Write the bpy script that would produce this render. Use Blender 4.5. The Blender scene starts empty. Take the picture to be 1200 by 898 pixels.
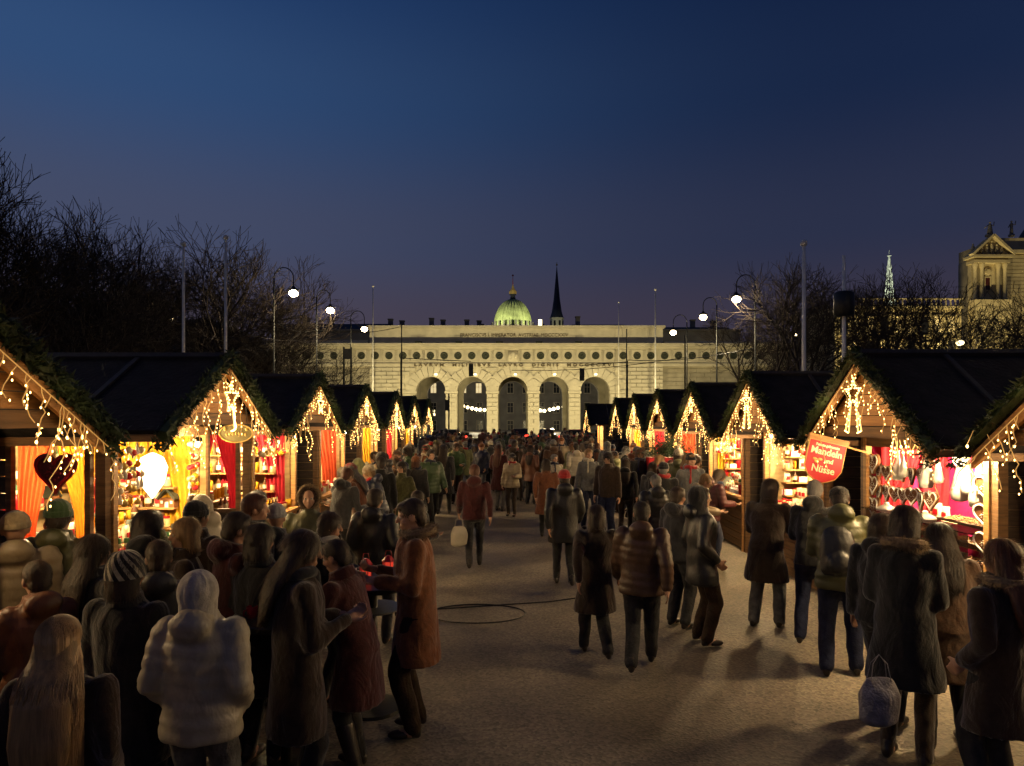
import bpy, bmesh, math, random
from mathutils import Vector, Matrix, noise as mn
import numpy as np
PI = math.pi
C = bpy.context.scene.collection
SC = bpy.context.scene
R = random.Random(7)
CH = 2.5           # camera height
F = 800.0          # focal length in pixels of the 1200 px wide photograph

def at(px, py, Y):
    return Vector(((px-600)/F*Y, Y, CH-(py-491)/F*Y))

# ------------------------------------------------------------------ camera
cam = bpy.data.cameras.new('camera'); co = bpy.data.objects.new('camera', cam); C.objects.link(co)
co.location = (0, 0, CH); co.rotation_euler = (PI/2, 0, 0)
cam.sensor_width = 36; cam.lens = 24; cam.shift_y = 42/1200; cam.clip_end = 3000; cam.clip_start = 0.05
SC.camera = co
SC.view_settings.view_transform = 'Standard'; SC.view_settings.look = 'None'
SC.view_settings.exposure = 0; SC.view_settings.gamma = 1
SC.render.engine = 'CYCLES'
SC.cycles.use_denoising = True
SC.cycles.max_bounces = 6; SC.cycles.diffuse_bounces = 3; SC.cycles.glossy_bounces = 2
SC.cycles.transmission_bounces = 4; SC.cycles.transparent_max_bounces = 8
SC.cycles.sample_clamp_indirect = 1.5; SC.cycles.sample_clamp_direct = 0
SC.cycles.caustics_reflective = False; SC.cycles.caustics_refractive = False

# ------------------------------------------------------------------ dusk sky
def srgb(r, g, b):
    f = lambda c: (c/255/12.92) if c/255 <= .04045 else ((c/255+.055)/1.055)**2.4
    return (f(r), f(g), f(b))
W = bpy.data.worlds.new('World'); SC.world = W; W.use_nodes = True
nt = W.node_tree; bg = nt.nodes['Background']
tc = nt.nodes.new('ShaderNodeTexCoord'); sx = nt.nodes.new('ShaderNodeSeparateXYZ')
nt.links.new(tc.outputs['Generated'], sx.inputs[0])
def ramp(stops):
    r = nt.nodes.new('ShaderNodeValToRGB'); cr = r.color_ramp; cr.interpolation = 'EASE'
    while len(cr.elements) < len(stops): cr.elements.new(.5)
    for e, (p, c) in zip(cr.elements, stops): e.position = p; e.color = (*srgb(*c), 1)
    nt.links.new(sx.outputs['Z'], r.inputs[0]); return r
west = ramp([(0, (78, 67, 75)), (.13, (75, 69, 85)), (.25, (68, 76, 103)), (.42, (48, 76, 118)), (.56, (33, 62, 108)), (1, (14, 24, 56))])
east = ramp([(0, (66, 56, 65)), (.13, (58, 53, 69)), (.25, (42, 48, 72)), (.42, (24, 38, 68)), (.56, (16, 31, 62)), (1, (12, 20, 48))])
mx = nt.nodes.new('ShaderNodeMix'); mx.data_type = 'RGBA'
mr = nt.nodes.new('ShaderNodeMapRange'); mr.inputs[1].default_value = -.62; mr.inputs[2].default_value = .45; mr.interpolation_type = 'SMOOTHSTEP'
nt.links.new(sx.outputs['X'], mr.inputs[0]); nt.links.new(mr.outputs[0], mx.inputs[0])
nt.links.new(west.outputs[0], mx.inputs[6]); nt.links.new(east.outputs[0], mx.inputs[7])
nt.links.new(mx.outputs[2], bg.inputs[0]); bg.inputs[1].default_value = 1.0

# light levels (watts)
L_STALL = 820; L_STREET = 600; L_GATE = 2100

# ------------------------------------------------------------------ materials
MATS = {}
def mat(name, col, rough=.7, var=.25, scale=8, bump=.15, metal=0, spec=.4, coat=0, sheen=0, trans=0, emis=None, es=0, stretch=None, wrinkle=False):
    if name in MATS: return MATS[name]
    m = bpy.data.materials.new(name); m.use_nodes = True; n = m.node_tree; b = n.nodes['Principled BSDF']
    b.inputs['Roughness'].default_value = rough; b.inputs['Metallic'].default_value = metal
    b.inputs['Specular IOR Level'].default_value = spec
    b.inputs['Coat Weight'].default_value = coat; b.inputs['Sheen Weight'].default_value = sheen
    t = n.nodes.new('ShaderNodeTexCoord'); mp = n.nodes.new('ShaderNodeMapping')
    if stretch: mp.inputs['Scale'].default_value = stretch
    nz = n.nodes.new('ShaderNodeTexNoise'); nz.inputs['Scale'].default_value = scale; nz.inputs['Detail'].default_value = 5
    n.links.new(t.outputs['Object'], mp.inputs[0]); n.links.new(mp.outputs[0], nz.inputs['Vector'])
    cr = n.nodes.new('ShaderNodeValToRGB')
    cr.color_ramp.elements[0].position = .3; cr.color_ramp.elements[1].position = .7
    cr.color_ramp.elements[0].color = (*[c*(1-var) for c in col], 1); cr.color_ramp.elements[1].color = (*[min(1, c*(1+var)) for c in col], 1)
    n.links.new(nz.outputs['Fac'], cr.inputs[0]); n.links.new(cr.outputs[0], b.inputs['Base Color'])
    if bump:
        nb = n.nodes.new('ShaderNodeTexNoise'); nb.inputs['Scale'].default_value = scale*5; nb.inputs['Detail'].default_value = 3
        n.links.new(mp.outputs[0], nb.inputs['Vector'])
        bp = n.nodes.new('ShaderNodeBump'); bp.inputs['Strength'].default_value = bump; bp.inputs['Distance'].default_value = .02
        n.links.new(nb.outputs['Fac'], bp.inputs['Height']); n.links.new(bp.outputs[0], b.inputs['Normal'])
    if wrinkle:
        wn = n.nodes.new('ShaderNodeTexNoise'); wn.inputs['Scale'].default_value = 7; wn.inputs['Detail'].default_value = 3; wn.inputs['Distortion'].default_value = .5
        wm2 = n.nodes.new('ShaderNodeMapping'); wm2.inputs['Scale'].default_value = (1, 1, .55); n.links.new(t.outputs['Object'], wm2.inputs[0]); n.links.new(wm2.outputs[0], wn.inputs['Vector'])
        b2_ = n.nodes.new('ShaderNodeBump'); b2_.inputs['Strength'].default_value = .8; b2_.inputs['Distance'].default_value = .03 if name.startswith('nylon') else .055
        n.links.new(wn.outputs['Fac'], b2_.inputs['Height']); n.links.new(bp.outputs[0], b2_.inputs['Normal']); n.links.new(b2_.outputs[0], b.inputs['Normal'])
    if emis:
        b.inputs['Emission Color'].default_value = (*emis, 1); b.inputs['Emission Strength'].default_value = es
        m.cycles.emission_sampling = 'NONE'
    if trans:
        tr = n.nodes.new('ShaderNodeBsdfTranslucent'); ms = n.nodes.new('ShaderNodeMixShader'); ms.inputs[0].default_value = trans
        n.links.new(cr.outputs[0], tr.inputs[0]); n.links.new(b.outputs[0], ms.inputs[1]); n.links.new(tr.outputs[0], ms.inputs[2])
        n.links.new(ms.outputs[0], n.nodes['Material Output'].inputs[0])
    MATS[name] = m; return m

def stone_mat(name, col, cx=1.7, cz=.55):
    m = mat(name, col, .85, .16, .5, .3)
    return m

WOOD = mat('stained_wood', (.16, .085, .035), .6, .45, 3, .4, stretch=(1, .6, 9))
WOODL = mat('pale_wood', (.42, .21, .07), .6, .35, 3, .4, stretch=(1, .6, 9))
WOODD = mat('dark_wood', (.05, .032, .02), .7, .4, 3, .4, stretch=(1, .6, 9))
ROOF = mat('roof_felt', (.02, .017, .017), .8, .45, 4, .6, spec=.2)
STRIP = mat('roof_strip', (.035, .03, .03), .6, .3, 10, .2)
GREEN = mat('fir_needles', (.022, .04, .014), .6, .6, 6, 0)
BULB = mat('warm_bulb', (.9, .6, .3), .3, 0, 1, 0, emis=(1, .57, .17), es=9)
CORD = mat('light_cord', (.5, .36, .16), .5, .1, 5, 0, emis=(1, .5, .12), es=.35)  # weak emission stands in for bulb light falling on the cord
STARM = mat('star_tube', (.9, .7, .3), .4, 0, 5, 0, emis=(1, .62, .2), es=1.6)
LAMPW = mat('lamp_glow', (1, .95, .85), .3, 0, 1, 0, emis=(1, .8, .46), es=9)
STREETL = mat('street_lamp_glow', (1, .9, .7), .3, 0, 1, 0, emis=(1, .74, .4), es=40)
FARL = mat('far_lamp_glow', (1, .95, .85), .3, 0, 1, 0, emis=(1, .8, .4), es=5)
WINL = mat('lit_window', (.8, .7, .5), .3, .15, 1.5, 0, emis=(1, .78, .4), es=.75)
WINL2 = mat('dim_lit_window', (.6, .5, .3), .3, .15, 1.5, 0, emis=(1, .7, .25), es=.5)
REDL = mat('tail_light', (.7, .02, .01), .3, 0, 1, 0, emis=(1, .04, .02), es=5)
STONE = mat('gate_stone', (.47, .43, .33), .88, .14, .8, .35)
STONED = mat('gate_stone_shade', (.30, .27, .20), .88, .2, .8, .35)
STONEG = mat('grey_plaster', (.16, .15, .13), .9, .25, .5, .2)
BRONZE = mat('dark_bronze', (.045, .05, .035), .5, .4, 8, .2, metal=.4)
COPPER = mat('green_copper', (.40, .48, .20), .7, .35, .6, .3)
SLATE = mat('slate', (.02, .022, .028), .6, .3, 2, .2)
BARK = mat('bark', (.04, .03, .022), .9, .5, 9, .6, stretch=(1, 1, .3))
TWIG = mat('twig_bark', (.035, .026, .018), .9, .3, 3, 0)
POLE = mat('painted_pole', (.72, .70, .64), .5, .1, 5, .05)
IRON = mat('dark_iron', (.02, .022, .02), .45, .3, 9, .1, metal=.5)
BLACK = mat('black_plastic', (.012, .012, .012), .5, .2, 9, .05)
GLASS = mat('dark_window_glass', (.02, .022, .026), .12, .1, 2, 0, spec=.6)
REDC = mat('red_curtain', (.50, .015, .03), .8, .15, 5, .1, trans=.35)
ORC = mat('orange_curtain', (.60, .075, .02), .8, .15, 5, .1, trans=.5)
ORY = mat('amber_curtain', (.66, .19, .015), .8, .15, 5, .1, trans=.5)
YEC = mat('yellow_curtain', (.8, .42, .02), .8, .1, 5, .1, trans=.5)
MAG = mat('magenta_lining', (.55, .008, .11), .8, .15, 5, .2)
LINE = mat('stall_lining', (.42, .30, .14), .7, .2, 4, .2, stretch=(1, 1, 6))
SKIN = mat('skin', (.40, .22, .14), .55, .08, 20, .03)
CELLO = mat('cellophane', (.9, .85, .78), .25, .06, 12, .3, spec=.7, trans=.55)
GINGER = mat('gingerbread', (.17, .065, .02), .7, .2, 12, .2)
ICING = mat('white_icing', (.8, .75, .68), .5, .05, 12, .1)
CREAM = mat('cream_paint', (.72, .62, .42), .5, .1, 8, .05)
REDP = mat('red_paint', (.45, .012, .018), .4, .1, 8, .05)
GOLDP = mat('gold_paint', (.62, .42, .12), .4, .15, 8, .05, metal=.3)
GRN = mat('green_paint', (.04, .14, .05), .5, .2, 8, .05)
WHITEP = mat('white_paint', (.75, .73, .68), .5, .08, 8, .05)
BROWNP = mat('brown_glaze', (.12, .05, .02), .25, .3, 10, .05, coat=.4)
NUTS = mat('roasted_nuts', (.30, .14, .05), .6, .5, 30, .2)
GLASSJ = mat('jar_glass', (.55, .42, .2), .1, .3, 10, 0, spec=.8)

# ground
def ground_mat(name, base, bumps=.5):
    m = mat(name, base, .62, .22, 1.2, .2, spec=.45)
    n = m.node_tree; b = n.nodes['Principled BSDF']
    t = n.nodes.new('ShaderNodeTexCoord'); v = n.nodes.new('ShaderNodeTexVoronoi'); v.inputs['Scale'].default_value = 42
    n.links.new(t.outputs['Object'], v.inputs['Vector'])
    cr = n.nodes.new('ShaderNodeValToRGB'); cr.color_ramp.elements[0].color = (.45, .45, .45, 1); cr.color_ramp.elements[1].color = (1.7, 1.65, 1.5, 1)
    n.links.new(v.outputs['Color'], cr.inputs[0])
    mul = n.nodes.new('ShaderNodeMix'); mul.data_type = 'RGBA'; mul.blend_type = 'MULTIPLY'; mul.inputs[0].default_value = .8
    src = b.inputs['Base Color'].links[0].from_socket
    n.links.new(src, mul.inputs[6]); n.links.new(cr.outputs[0], mul.inputs[7]); 
    big = n.nodes.new('ShaderNodeTexNoise'); big.inputs['Scale'].default_value = .35; big.inputs['Detail'].default_value = 4
    n.links.new(t.outputs['Object'], big.inputs['Vector'])
    rr = n.nodes.new('ShaderNodeMapRange'); rr.inputs[1].default_value = .35; rr.inputs[2].default_value = .65; rr.inputs[3].default_value = .62; rr.inputs[4].default_value = 1.4
    n.links.new(big.outputs['Fac'], rr.inputs[0])
    mul2 = n.nodes.new('ShaderNodeMix'); mul2.data_type = 'RGBA'; mul2.blend_type = 'MULTIPLY'; mul2.inputs[0].default_value = 1
    rg_ = n.nodes.new('ShaderNodeMapRange'); rg_.inputs[1].default_value = .35; rg_.inputs[2].default_value = .65; rg_.inputs[3].default_value = .38; rg_.inputs[4].default_value = .8
    n.links.new(big.outputs['Fac'], rg_.inputs[0]); n.links.new(rg_.outputs[0], b.inputs['Roughness'])
    n.links.new(mul.outputs[2], mul2.inputs[6]); n.links.new(rr.outputs[0], mul2.inputs[7]); n.links.new(mul2.outputs[2], b.inputs['Base Color'])
    bp = n.nodes.new('ShaderNodeBump'); bp.inputs['Strength'].default_value = bumps; bp.inputs['Distance'].default_value = .008
    n.links.new(v.outputs['Distance'], bp.inputs['Height']); n.links.new(bp.outputs[0], b.inputs['Normal'])
    return m
ASPH = ground_mat('asphalt_gravel', (.165, .142, .112))
ROAD = ground_mat('road_asphalt', (.045, .043, .04))

# ------------------------------------------------------------------ mesh builder
class MB:
    def __init__(s): s.v = []; s.f = []
    def add(s, vs, fs):
        o = len(s.v); s.v += [tuple(p) for p in vs]; s.f += [tuple(i+o for i in f) for f in fs]
    def box(s, c, size, rot=None):
        hx, hy, hz = [k/2 for k in size]; c = Vector(c)
        vs = [Vector((x*hx, y*hy, z*hz)) for x in (-1, 1) for y in (-1, 1) for z in (-1, 1)]
        if rot is not None: vs = [rot @ p for p in vs]
        s.add([p+c for p in vs], [(0, 1, 3, 2), (4, 6, 7, 5), (0, 4, 5, 1), (2, 3, 7, 6), (0, 2, 6, 4), (1, 5, 7, 3)])
        return s
    def b2(s, x0, x1, y0, y1, z0, z1):
        return s.box(((x0+x1)/2, (y0+y1)/2, (z0+z1)/2), (abs(x1-x0), abs(y1-y0), abs(z1-z0)))
    def tube(s, pts, rad, n=8, cap=True, el=1.0):
        pts = [Vector(p) for p in pts]
        if not hasattr(rad, '__len__'): rad = [rad]*len(pts)
        t0 = (pts[1]-pts[0]).normalized(); up = Vector((0, 0, 1)) if abs(t0.z) < .9 else Vector((0, 1, 0))
        a = t0.cross(up).normalized(); vs = []
        for i, p in enumerate(pts):
            t = (pts[min(i+1, len(pts)-1)]-pts[max(i-1, 0)])
            t = t.normalized() if t.length > 1e-9 else t0
            a = (a-t*a.dot(t)); a = a.normalized() if a.length > 1e-6 else t.orthogonal().normalized()
            b = t.cross(a)
            for k in range(n):
                th = 2*PI*k/n; vs.append(p+a*(math.cos(th)*rad[i]*el)+b*(math.sin(th)*rad[i]))
        fs = [(i*n+k, i*n+(k+1) % n, (i+1)*n+(k+1) % n, (i+1)*n+k) for i in range(len(pts)-1) for k in range(n)]
        if cap: fs += [tuple(range(n-1, -1, -1)), tuple((len(pts)-1)*n+k for k in range(n))]
        s.add(vs, fs); return s
    def loft(s, rings, n=16, M=None):
        # rings: (z, rx, ry, cx, cy)
        vs = []
        for r in rings:
            z, rx, ry = r[:3]; cx, cy = (r[3], r[4]) if len(r) > 3 else (0, 0)
            for k in range(n):
                th = 2*PI*k/n; vs.append(Vector((cx+rx*math.cos(th), cy+ry*math.sin(th), z)))
        if M is not None: vs = [M @ p for p in vs]
        m = len(rings)
        fs = [(i*n+k, i*n+(k+1) % n, (i+1)*n+(k+1) % n, (i+1)*n+k) for i in range(m-1) for k in range(n)]
        fs += [tuple(range(n-1, -1, -1)), tuple((m-1)*n+k for k in range(n))]
        s.add(vs, fs); return s
    def ell(s, c, r, M=None, n=12, m=8):
        if not hasattr(r, '__len__'): r = (r, r, r)
        vs = [Vector((0, 0, -r[2]))]
        for j in range(1, m):
            ph = -PI/2+PI*j/m
            for k in range(n):
                th = 2*PI*k/n; vs.append(Vector((r[0]*math.cos(ph)*math.cos(th), r[1]*math.cos(ph)*math.sin(th), r[2]*math.sin(ph))))
        vs.append(Vector((0, 0, r[2])))
        if M is not None and len(M) == 3: vs = [M @ p for p in vs]
        c = Vector(c); vs = [p+c for p in vs]
        if M is not None and len(M) == 4: vs = [M @ p for p in vs]
        fs = [(0, 1+(k+1) % n, 1+k) for k in range(n)]
        fs += [(1+(j-1)*n+k, 1+(j-1)*n+(k+1) % n, 1+j*n+(k+1) % n, 1+j*n+k) for j in range(1, m-1) for k in range(n)]
        e = len(vs)-1; fs += [(e, 1+(m-2)*n+k, 1+(m-2)*n+(k+1) % n) for k in range(n)]
        s.add(vs, fs); return s
    def cap(s, p, q, r0, r1, n=10, el=1.0):
        p, q = Vector(p), Vector(q); d = (q-p); L = d.length; d = d/L if L > 1e-6 else Vector((0, 0, 1))
        pts = [p-d*r0*.95, p-d*r0*.6, p, p+(q-p)*.5, q, q+d*r1*.6, q+d*r1*.95]
        s.tube(pts, [r0*.3, r0*.8, r0, (r0+r1)/2, r1, r1*.8, r1*.3], n, True, el); return s
    def prism(s, poly, axis, a, b):
        # poly of (u,v), extruded along axis 'x','y' or 'z' from a to b
        def mk(u, v, w): return {'x': (w, u, v), 'y': (u, w, v), 'z': (u, v, w)}[axis]
        n = len(poly); vs = [mk(u, v, a) for u, v in poly]+[mk(u, v, b) for u, v in poly]
        s.add(vs, [tuple(range(n-1, -1, -1)), tuple(range(n, 2*n))]+[(k, (k+1) % n, n+(k+1) % n, n+k) for k in range(n)]); return s
    def mesh(s, name, m, smooth=False):
        me = bpy.data.meshes.new(name); me.from_pydata(s.v, [], s.f)
        bm = bmesh.new(); bm.from_mesh(me); bmesh.ops.recalc_face_normals(bm, faces=bm.faces); bm.to_mesh(me); bm.free()
        if m: me.materials.append(m)
        if smooth:
            me.polygons.foreach_set('use_smooth', [True]*len(me.polygons))
        return me
    def fastmesh(s, name, m, smooth=False):
        me = bpy.data.meshes.new(name); me.from_pydata(s.v, [], s.f)
        if m: me.materials.append(m)
        if smooth: me.polygons.foreach_set('use_smooth', [True]*len(me.polygons))
        return me

def ob(name, me, parent=None, loc=(0, 0, 0), rot=(0, 0, 0), m=None, stuff=False, kind=None):
    o = bpy.data.objects.new(name, me); C.objects.link(o); o.location = loc; o.rotation_euler = rot
    if parent is not None: o.parent = parent
    if m is not None and me is not None and len(me.materials):
        o.material_slots[0].link = 'OBJECT'; o.material_slots[0].material = m
    if stuff: o['kind'] = 'stuff'
    if kind: o['kind'] = kind
    return o
def tag(o, label, cat, group=None):
    o['label'] = label; o['category'] = cat
    if len(label.split()) > 16: print('LONG', label)
    if group: o['group'] = group
    return o
def thing(name, label, cat, loc=(0, 0, 0), rz=0, group=None):
    o = bpy.data.objects.new(name, None); C.objects.link(o); o.location = loc; o.rotation_euler = (0, 0, rz)
    o.empty_display_size = .1
    return tag(o, label, cat, group)
def copy_tree(o, parent=None):
    c = o.copy(); C.objects.link(c)
    if parent is not None: c.parent = parent
    for ch in o.children: copy_tree(ch, c)
    return c
def light(name, kind, loc, power, col, parent=None, size=.1, rot=None, spot=None, blend=.5, sizey=None):
    l = bpy.data.lights.new(name, kind); l.energy = power; l.color = col
    if kind in ('POINT', 'SPOT'): l.shadow_soft_size = size
    if kind == 'AREA':
        l.size = size
        if sizey: l.shape = 'RECTANGLE'; l.size_y = sizey
    if kind == 'SPOT': l.spot_size = spot; l.spot_blend = blend
    o = bpy.data.objects.new(name, l); C.objects.link(o); o.location = loc
    if rot is not None: o.rotation_euler = rot
    if parent is not None: o.parent = parent
    return o
def aim(loc, target):
    return (Vector(target)-Vector(loc)).to_track_quat('-Z', 'Y').to_euler()
WARM = (1, .69, .34); WARM2 = (1, .62, .30); FLOOD = (1, .81, .40)

# ------------------------------------------------------------------ ground
gm = MB(); gm.add([(-900, -60, 0), (900, -60, 0), (900, 1800, 0), (-900, 1800, 0)], [(0, 1, 2, 3)])
ob('ground', gm.mesh('ground', ASPH), kind='structure')
gm = MB(); gm.add([(-200, 62, .004), (200, 62, .004), (200, 84, .004), (-200, 84, .004)], [(0, 1, 2, 3)])
ob('road', gm.mesh('road', ROAD), kind='structure')
gm = MB(); gm.b2(-200, 200, 61.7, 62, 0, .12); gm.b2(-200, 200, 84, 84.3, 0, .12)
ob('kerb', gm.mesh('kerb', STONEG), kind='structure')

# ------------------------------------------------------------------ the gate
GY = 100.0
def gx(px): return (px-600)/8
def gz(py): return CH+(491-py)/8
gate = thing('city_gate', 'long floodlit stone gate with five round arches and a row of dark wreaths', 'gate', (0, GY, 0))
ARC = [.15+6.03*k for k in (-2, -1, 0, 1, 2)]; AW = 2.17; SPR = 6.55; RISE = 2.17
X0, X1 = gx(433), gx(777)
def arch_wall(mb, x0, x1, z0, z1, y0, y1, arcs):
    """wall slab with arched openings, as solid pieces"""
    xs = [x0]
    for a in arcs: xs += [a-AW, a+AW]
    xs.append(x1)
    for i in range(0, len(xs), 2): mb.b2(xs[i], xs[i+1], y0, y1, z0, z1)
    for a in arcs:
        n = 16; pts = [(a+AW*math.cos(PI-PI*k/n), SPR+RISE*math.sin(PI*k/n)) for k in range(n+1)]
        for k in range(n):
            (u0, w0), (u1, w1) = pts[k], pts[k+1]
            mb.prism([(u0, w0), (u1, w1), (u1, z1), (u0, z1)], 'y', y0, y1)
m = MB(); arch_wall(m, X0, X1, 0, 10.2, .25, 1.3, ARC); ob('wall', m.mesh('gate_wall', STONE), gate)
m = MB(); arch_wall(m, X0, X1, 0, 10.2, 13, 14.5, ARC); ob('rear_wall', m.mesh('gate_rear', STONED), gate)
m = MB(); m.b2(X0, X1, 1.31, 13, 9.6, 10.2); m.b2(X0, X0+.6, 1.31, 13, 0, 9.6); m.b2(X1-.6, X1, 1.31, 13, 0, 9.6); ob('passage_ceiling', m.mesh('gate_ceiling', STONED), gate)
# passage columns between the arches
for a in [ARC[0]-3.0]+[x+3.0 for x in ARC]:
    m = MB(); m.loft([(0, .8, .8), (.3, .8, .8), (.35, .62, .62), (8.6, .5, .5), (8.7, .75, .75), (9.6, .75, .75)], 14)
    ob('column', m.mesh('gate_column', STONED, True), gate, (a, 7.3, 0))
# blocks of the piers, proud of the recessed joint plane
pier_x = [(ARC[i]+AW, ARC[i+1]-AW) for i in range(4)]
blk = {}
def block(w, h, key):
    k = (round(w, 2), round(h, 2), key)
    if k not in blk:
        q = MB(); q.b2(-w/2+.045, w/2-.045, 0, .25, .045, h-.045); blk[k] = q.mesh('stone_block', STONE)
    return blk[k]
rb = random.Random(3)
for x0, x1 in pier_x:
    z = 0; r = 0
    while z < SPR-.3:
        h = .62; w = (x1-x0)
        if r % 2:
            for s in (0, 1): ob('stone_block', block(w/2, h, 0), gate, (x0+w*(.25+.5*s), rb.uniform(-.015, .015), z))
        else: ob('stone_block', block(w, h, 0), gate, (x0+w/2, rb.uniform(-.015, .015), z))
        z += h; r += 1
# wide blocks of the outer wall faces up to the springing
for side, (xa, xb) in enumerate(((X0, ARC[0]-AW), (ARC[4]+AW, X1))):
    z = 0; r = 0
    while z < SPR-.3:
        n = 5; w = (xb-xa)/n
        if r % 2 == 0:
            for k in range(n): ob('stone_block', block(w, .62, 1), gate, (xa+w*(k+.5), rb.uniform(-.02, .02), z))
        else:
            for k in range(n-1): ob('stone_block', block(w, .62, 1), gate, (xa+w*(k+1), rb.uniform(-.02, .02), z))
            ob('stone_block', block(w/2, .62, 2), gate, (xa+w*.25, 0, z)); ob('stone_block', block(w/2, .62, 2), gate, (xb-w*.25, 0, z))
        z += .62; r += 1
# impost band over each pier
for x0, x1 in pier_x+[(X0, ARC[0]-AW), (ARC[4]+AW, X1)]:
    m = MB(); m.b2(x0-.12 if x0 > X0+1 else x0, x1+.12 if x1 < X1-1 else x1, -.12, .27, 6.22, 6.55); ob('impost', m.mesh('impost', STONE), gate)
# voussoirs
for a in ARC:
    n = 11
    for k in range(n):
        t0 = PI*k/n+.012; t1 = PI*(k+1)/n-.012
        tm = (t0+t1)/2
        ro = (1.7, 1.6)[k % 2] if k != 5 else 1.8
        def P(t, rr): return (a+(AW)*rr*math.cos(t), SPR+RISE*rr*math.sin(t)*(1.0 if rr == 1 else 1.02))
        m = MB(); m.prism([P(t0, 1), P(t0, ro), P(t1, ro), P(t1, 1)], 'y', -.0-(.06 if k == 5 else 0)-rb.uniform(0, .015)+.03, .26)
        ob('voussoir', m.mesh('voussoir', STONE), gate)
# courses of the spandrel wall, joints recessed; one joined piece
m = MB(); z = 6.58; r = 0
while z < 10.1:
    h = .58; x = X0+(.0 if r % 2 else .8)
    while x < X1-.2:
        w = min(1.7, X1-x)
        ok = True
        for a in ARC:
            for cx in (x, x+w/2, x+w):
                if math.hypot(cx-a, (z+h/2-SPR)) < AW*1.62+.05: ok = False
        if ok: m.b2(x+.035, x+w-.035, .02+rb.uniform(-.012, .012), .26, z+.05, z+h-.05)
        x += w
    z += h; r += 1
ob('ashlar', m.mesh('ashlar', STONE), gate, stuff=True)
# entablature: architrave, frieze, cornice, attic over the full width of gate and wings
WX0, WX1 = gx(280), gx(925)
m = MB(); m.b2(WX0, WX1, .0, 1.9, 10.22, 10.5); m.b2(WX0, WX1, -.1, 1.9, 10.52, 10.62); ob('architrave', m.mesh('architrave', STONE), gate)
m = MB(); m.b2(WX0, WX1, .12, 1.9, 10.64, 12.85); ob('frieze', m.mesh('frieze', STONE), gate)
m = MB(); m.b2(WX0, WX1, -.25, 1.9, 12.87, 13.05); m.b2(WX0-.3, WX1+.3, -.75, 1.9, 13.07, 13.32); m.b2(WX0-.4, WX1+.4, -.9, 1.9, 13.34, 13.5); ob('cornice', m.mesh('cornice', STONE), gate)
m = MB(); m.b2(X0, X1, .1, 2.2, 13.52, 15.7); m.b2(X0-.15, X1+.15, -.1, 2.3, 15.72, 15.85); m.b2(X0-.3, X1+.3, -.3, 2.3, 15.87, 16.15); ob('attic', m.mesh('attic', STONE), gate)
m = MB(); m.b2(X0, X1, 2.3, 14, 13.52, 15.6); ob('roof', m.mesh('gate_roof', SLATE), gate)
m = MB(); m.b2(WX0, X0-.31, .4, 1.9, 13.52, 14.1); m.b2(X1+.31, WX1, .4, 1.9, 13.52, 13.9); ob('parapet', m.mesh('parapet', STONE), gate)
# side wings
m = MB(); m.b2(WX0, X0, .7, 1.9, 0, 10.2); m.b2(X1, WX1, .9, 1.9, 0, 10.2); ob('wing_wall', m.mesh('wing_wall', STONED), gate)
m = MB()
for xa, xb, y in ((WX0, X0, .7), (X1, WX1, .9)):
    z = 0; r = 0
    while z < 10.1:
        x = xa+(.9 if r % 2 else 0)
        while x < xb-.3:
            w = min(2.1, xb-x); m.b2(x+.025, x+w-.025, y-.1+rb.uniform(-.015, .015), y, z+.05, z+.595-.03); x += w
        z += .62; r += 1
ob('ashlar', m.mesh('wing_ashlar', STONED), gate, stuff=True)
# wreaths on the frieze, triglyphs between
wm = MB()
for k in range(18):
    t = 2*PI*k/18; wm.ell((.44*math.cos(t), -.02, .44*math.sin(t)), (.13, .09, .13), n=6, m=4)
wreath = wm.mesh('wreath', BRONZE, True)
dm = MB(); dm.loft([(0, .36, .36), (.06, .36, .36)], 16, Matrix.Rotation(PI/2, 4, 'X')); dm.ell((0, -.08, 0), (.16, .08, .16), n=8, m=4)
wdisc = dm.mesh('wreath_disc', BRONZE)
pm = MB()
for s in (-.82, .82): pm.b2(s-.03, s+.03, -.08, .0, -.8, .8)
for s in (-.82, .82): pm.b2(-.78, .78, -.08, 0, s-.03, s+.03)
panel = pm.mesh('wreath_panel', STONE)
tg = MB()
for s in (-.1, 0, .1): tg.b2(s-.028, s+.028, -.1, 0, -.85, .85)
tri = tg.mesh('triglyph', STONE)
x = .15; k = 0
pos = []
for k in range(-19, 21):
    x = .15+k*2.02
    if x < WX0+1 or x > WX1-1: continue
    ob('triglyph', tri, gate, (x+1.01, .12, 11.75))
    if k == 0: continue
    w = ob('wreath', wreath, gate, (x, .07, 11.75)); ob('wreath_disc', wdisc, w, (0, 0.02, 0)); ob('wreath_panel', panel, gate, (x, .12, 11.75))
m = MB(); m.b2(-.75, .75, -.06, 0, -.75, .75); m.ell((0, -.1, .05), (.4, .16, .6), n=10, m=6); m.ell((-.45, -.08, 0), (.3, .1, .35), n=8, m=5); m.ell((.45, -.08, 0), (.3, .1, .35), n=8, m=5)
ob('coat_of_arms', m.mesh('coat_of_arms', STONE, True), gate, (.15, .12, 11.75))
def text_mesh(s, size, ext, m, spacing=1.0, bold=0):
    cu = bpy.data.curves.new('text', 'FONT'); cu.body = s; cu.size = size; cu.extrude = ext; cu.align_x = 'CENTER'; cu.align_y = 'CENTER'
    cu.space_character = spacing; cu.resolution_u = 3; cu.offset = bold
    o = bpy.data.objects.new('text', cu); C.objects.link(o)
    dg = bpy.context.evaluated_depsgraph_get(); me = bpy.data.meshes.new_from_object(o.evaluated_get(dg), depsgraph=dg)
    bpy.data.objects.remove(o); me.materials.clear(); me.materials.append(m); return me
LET = mat('bronze_letters', (.10, .075, .04), .6, .2, 5, 0)
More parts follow.
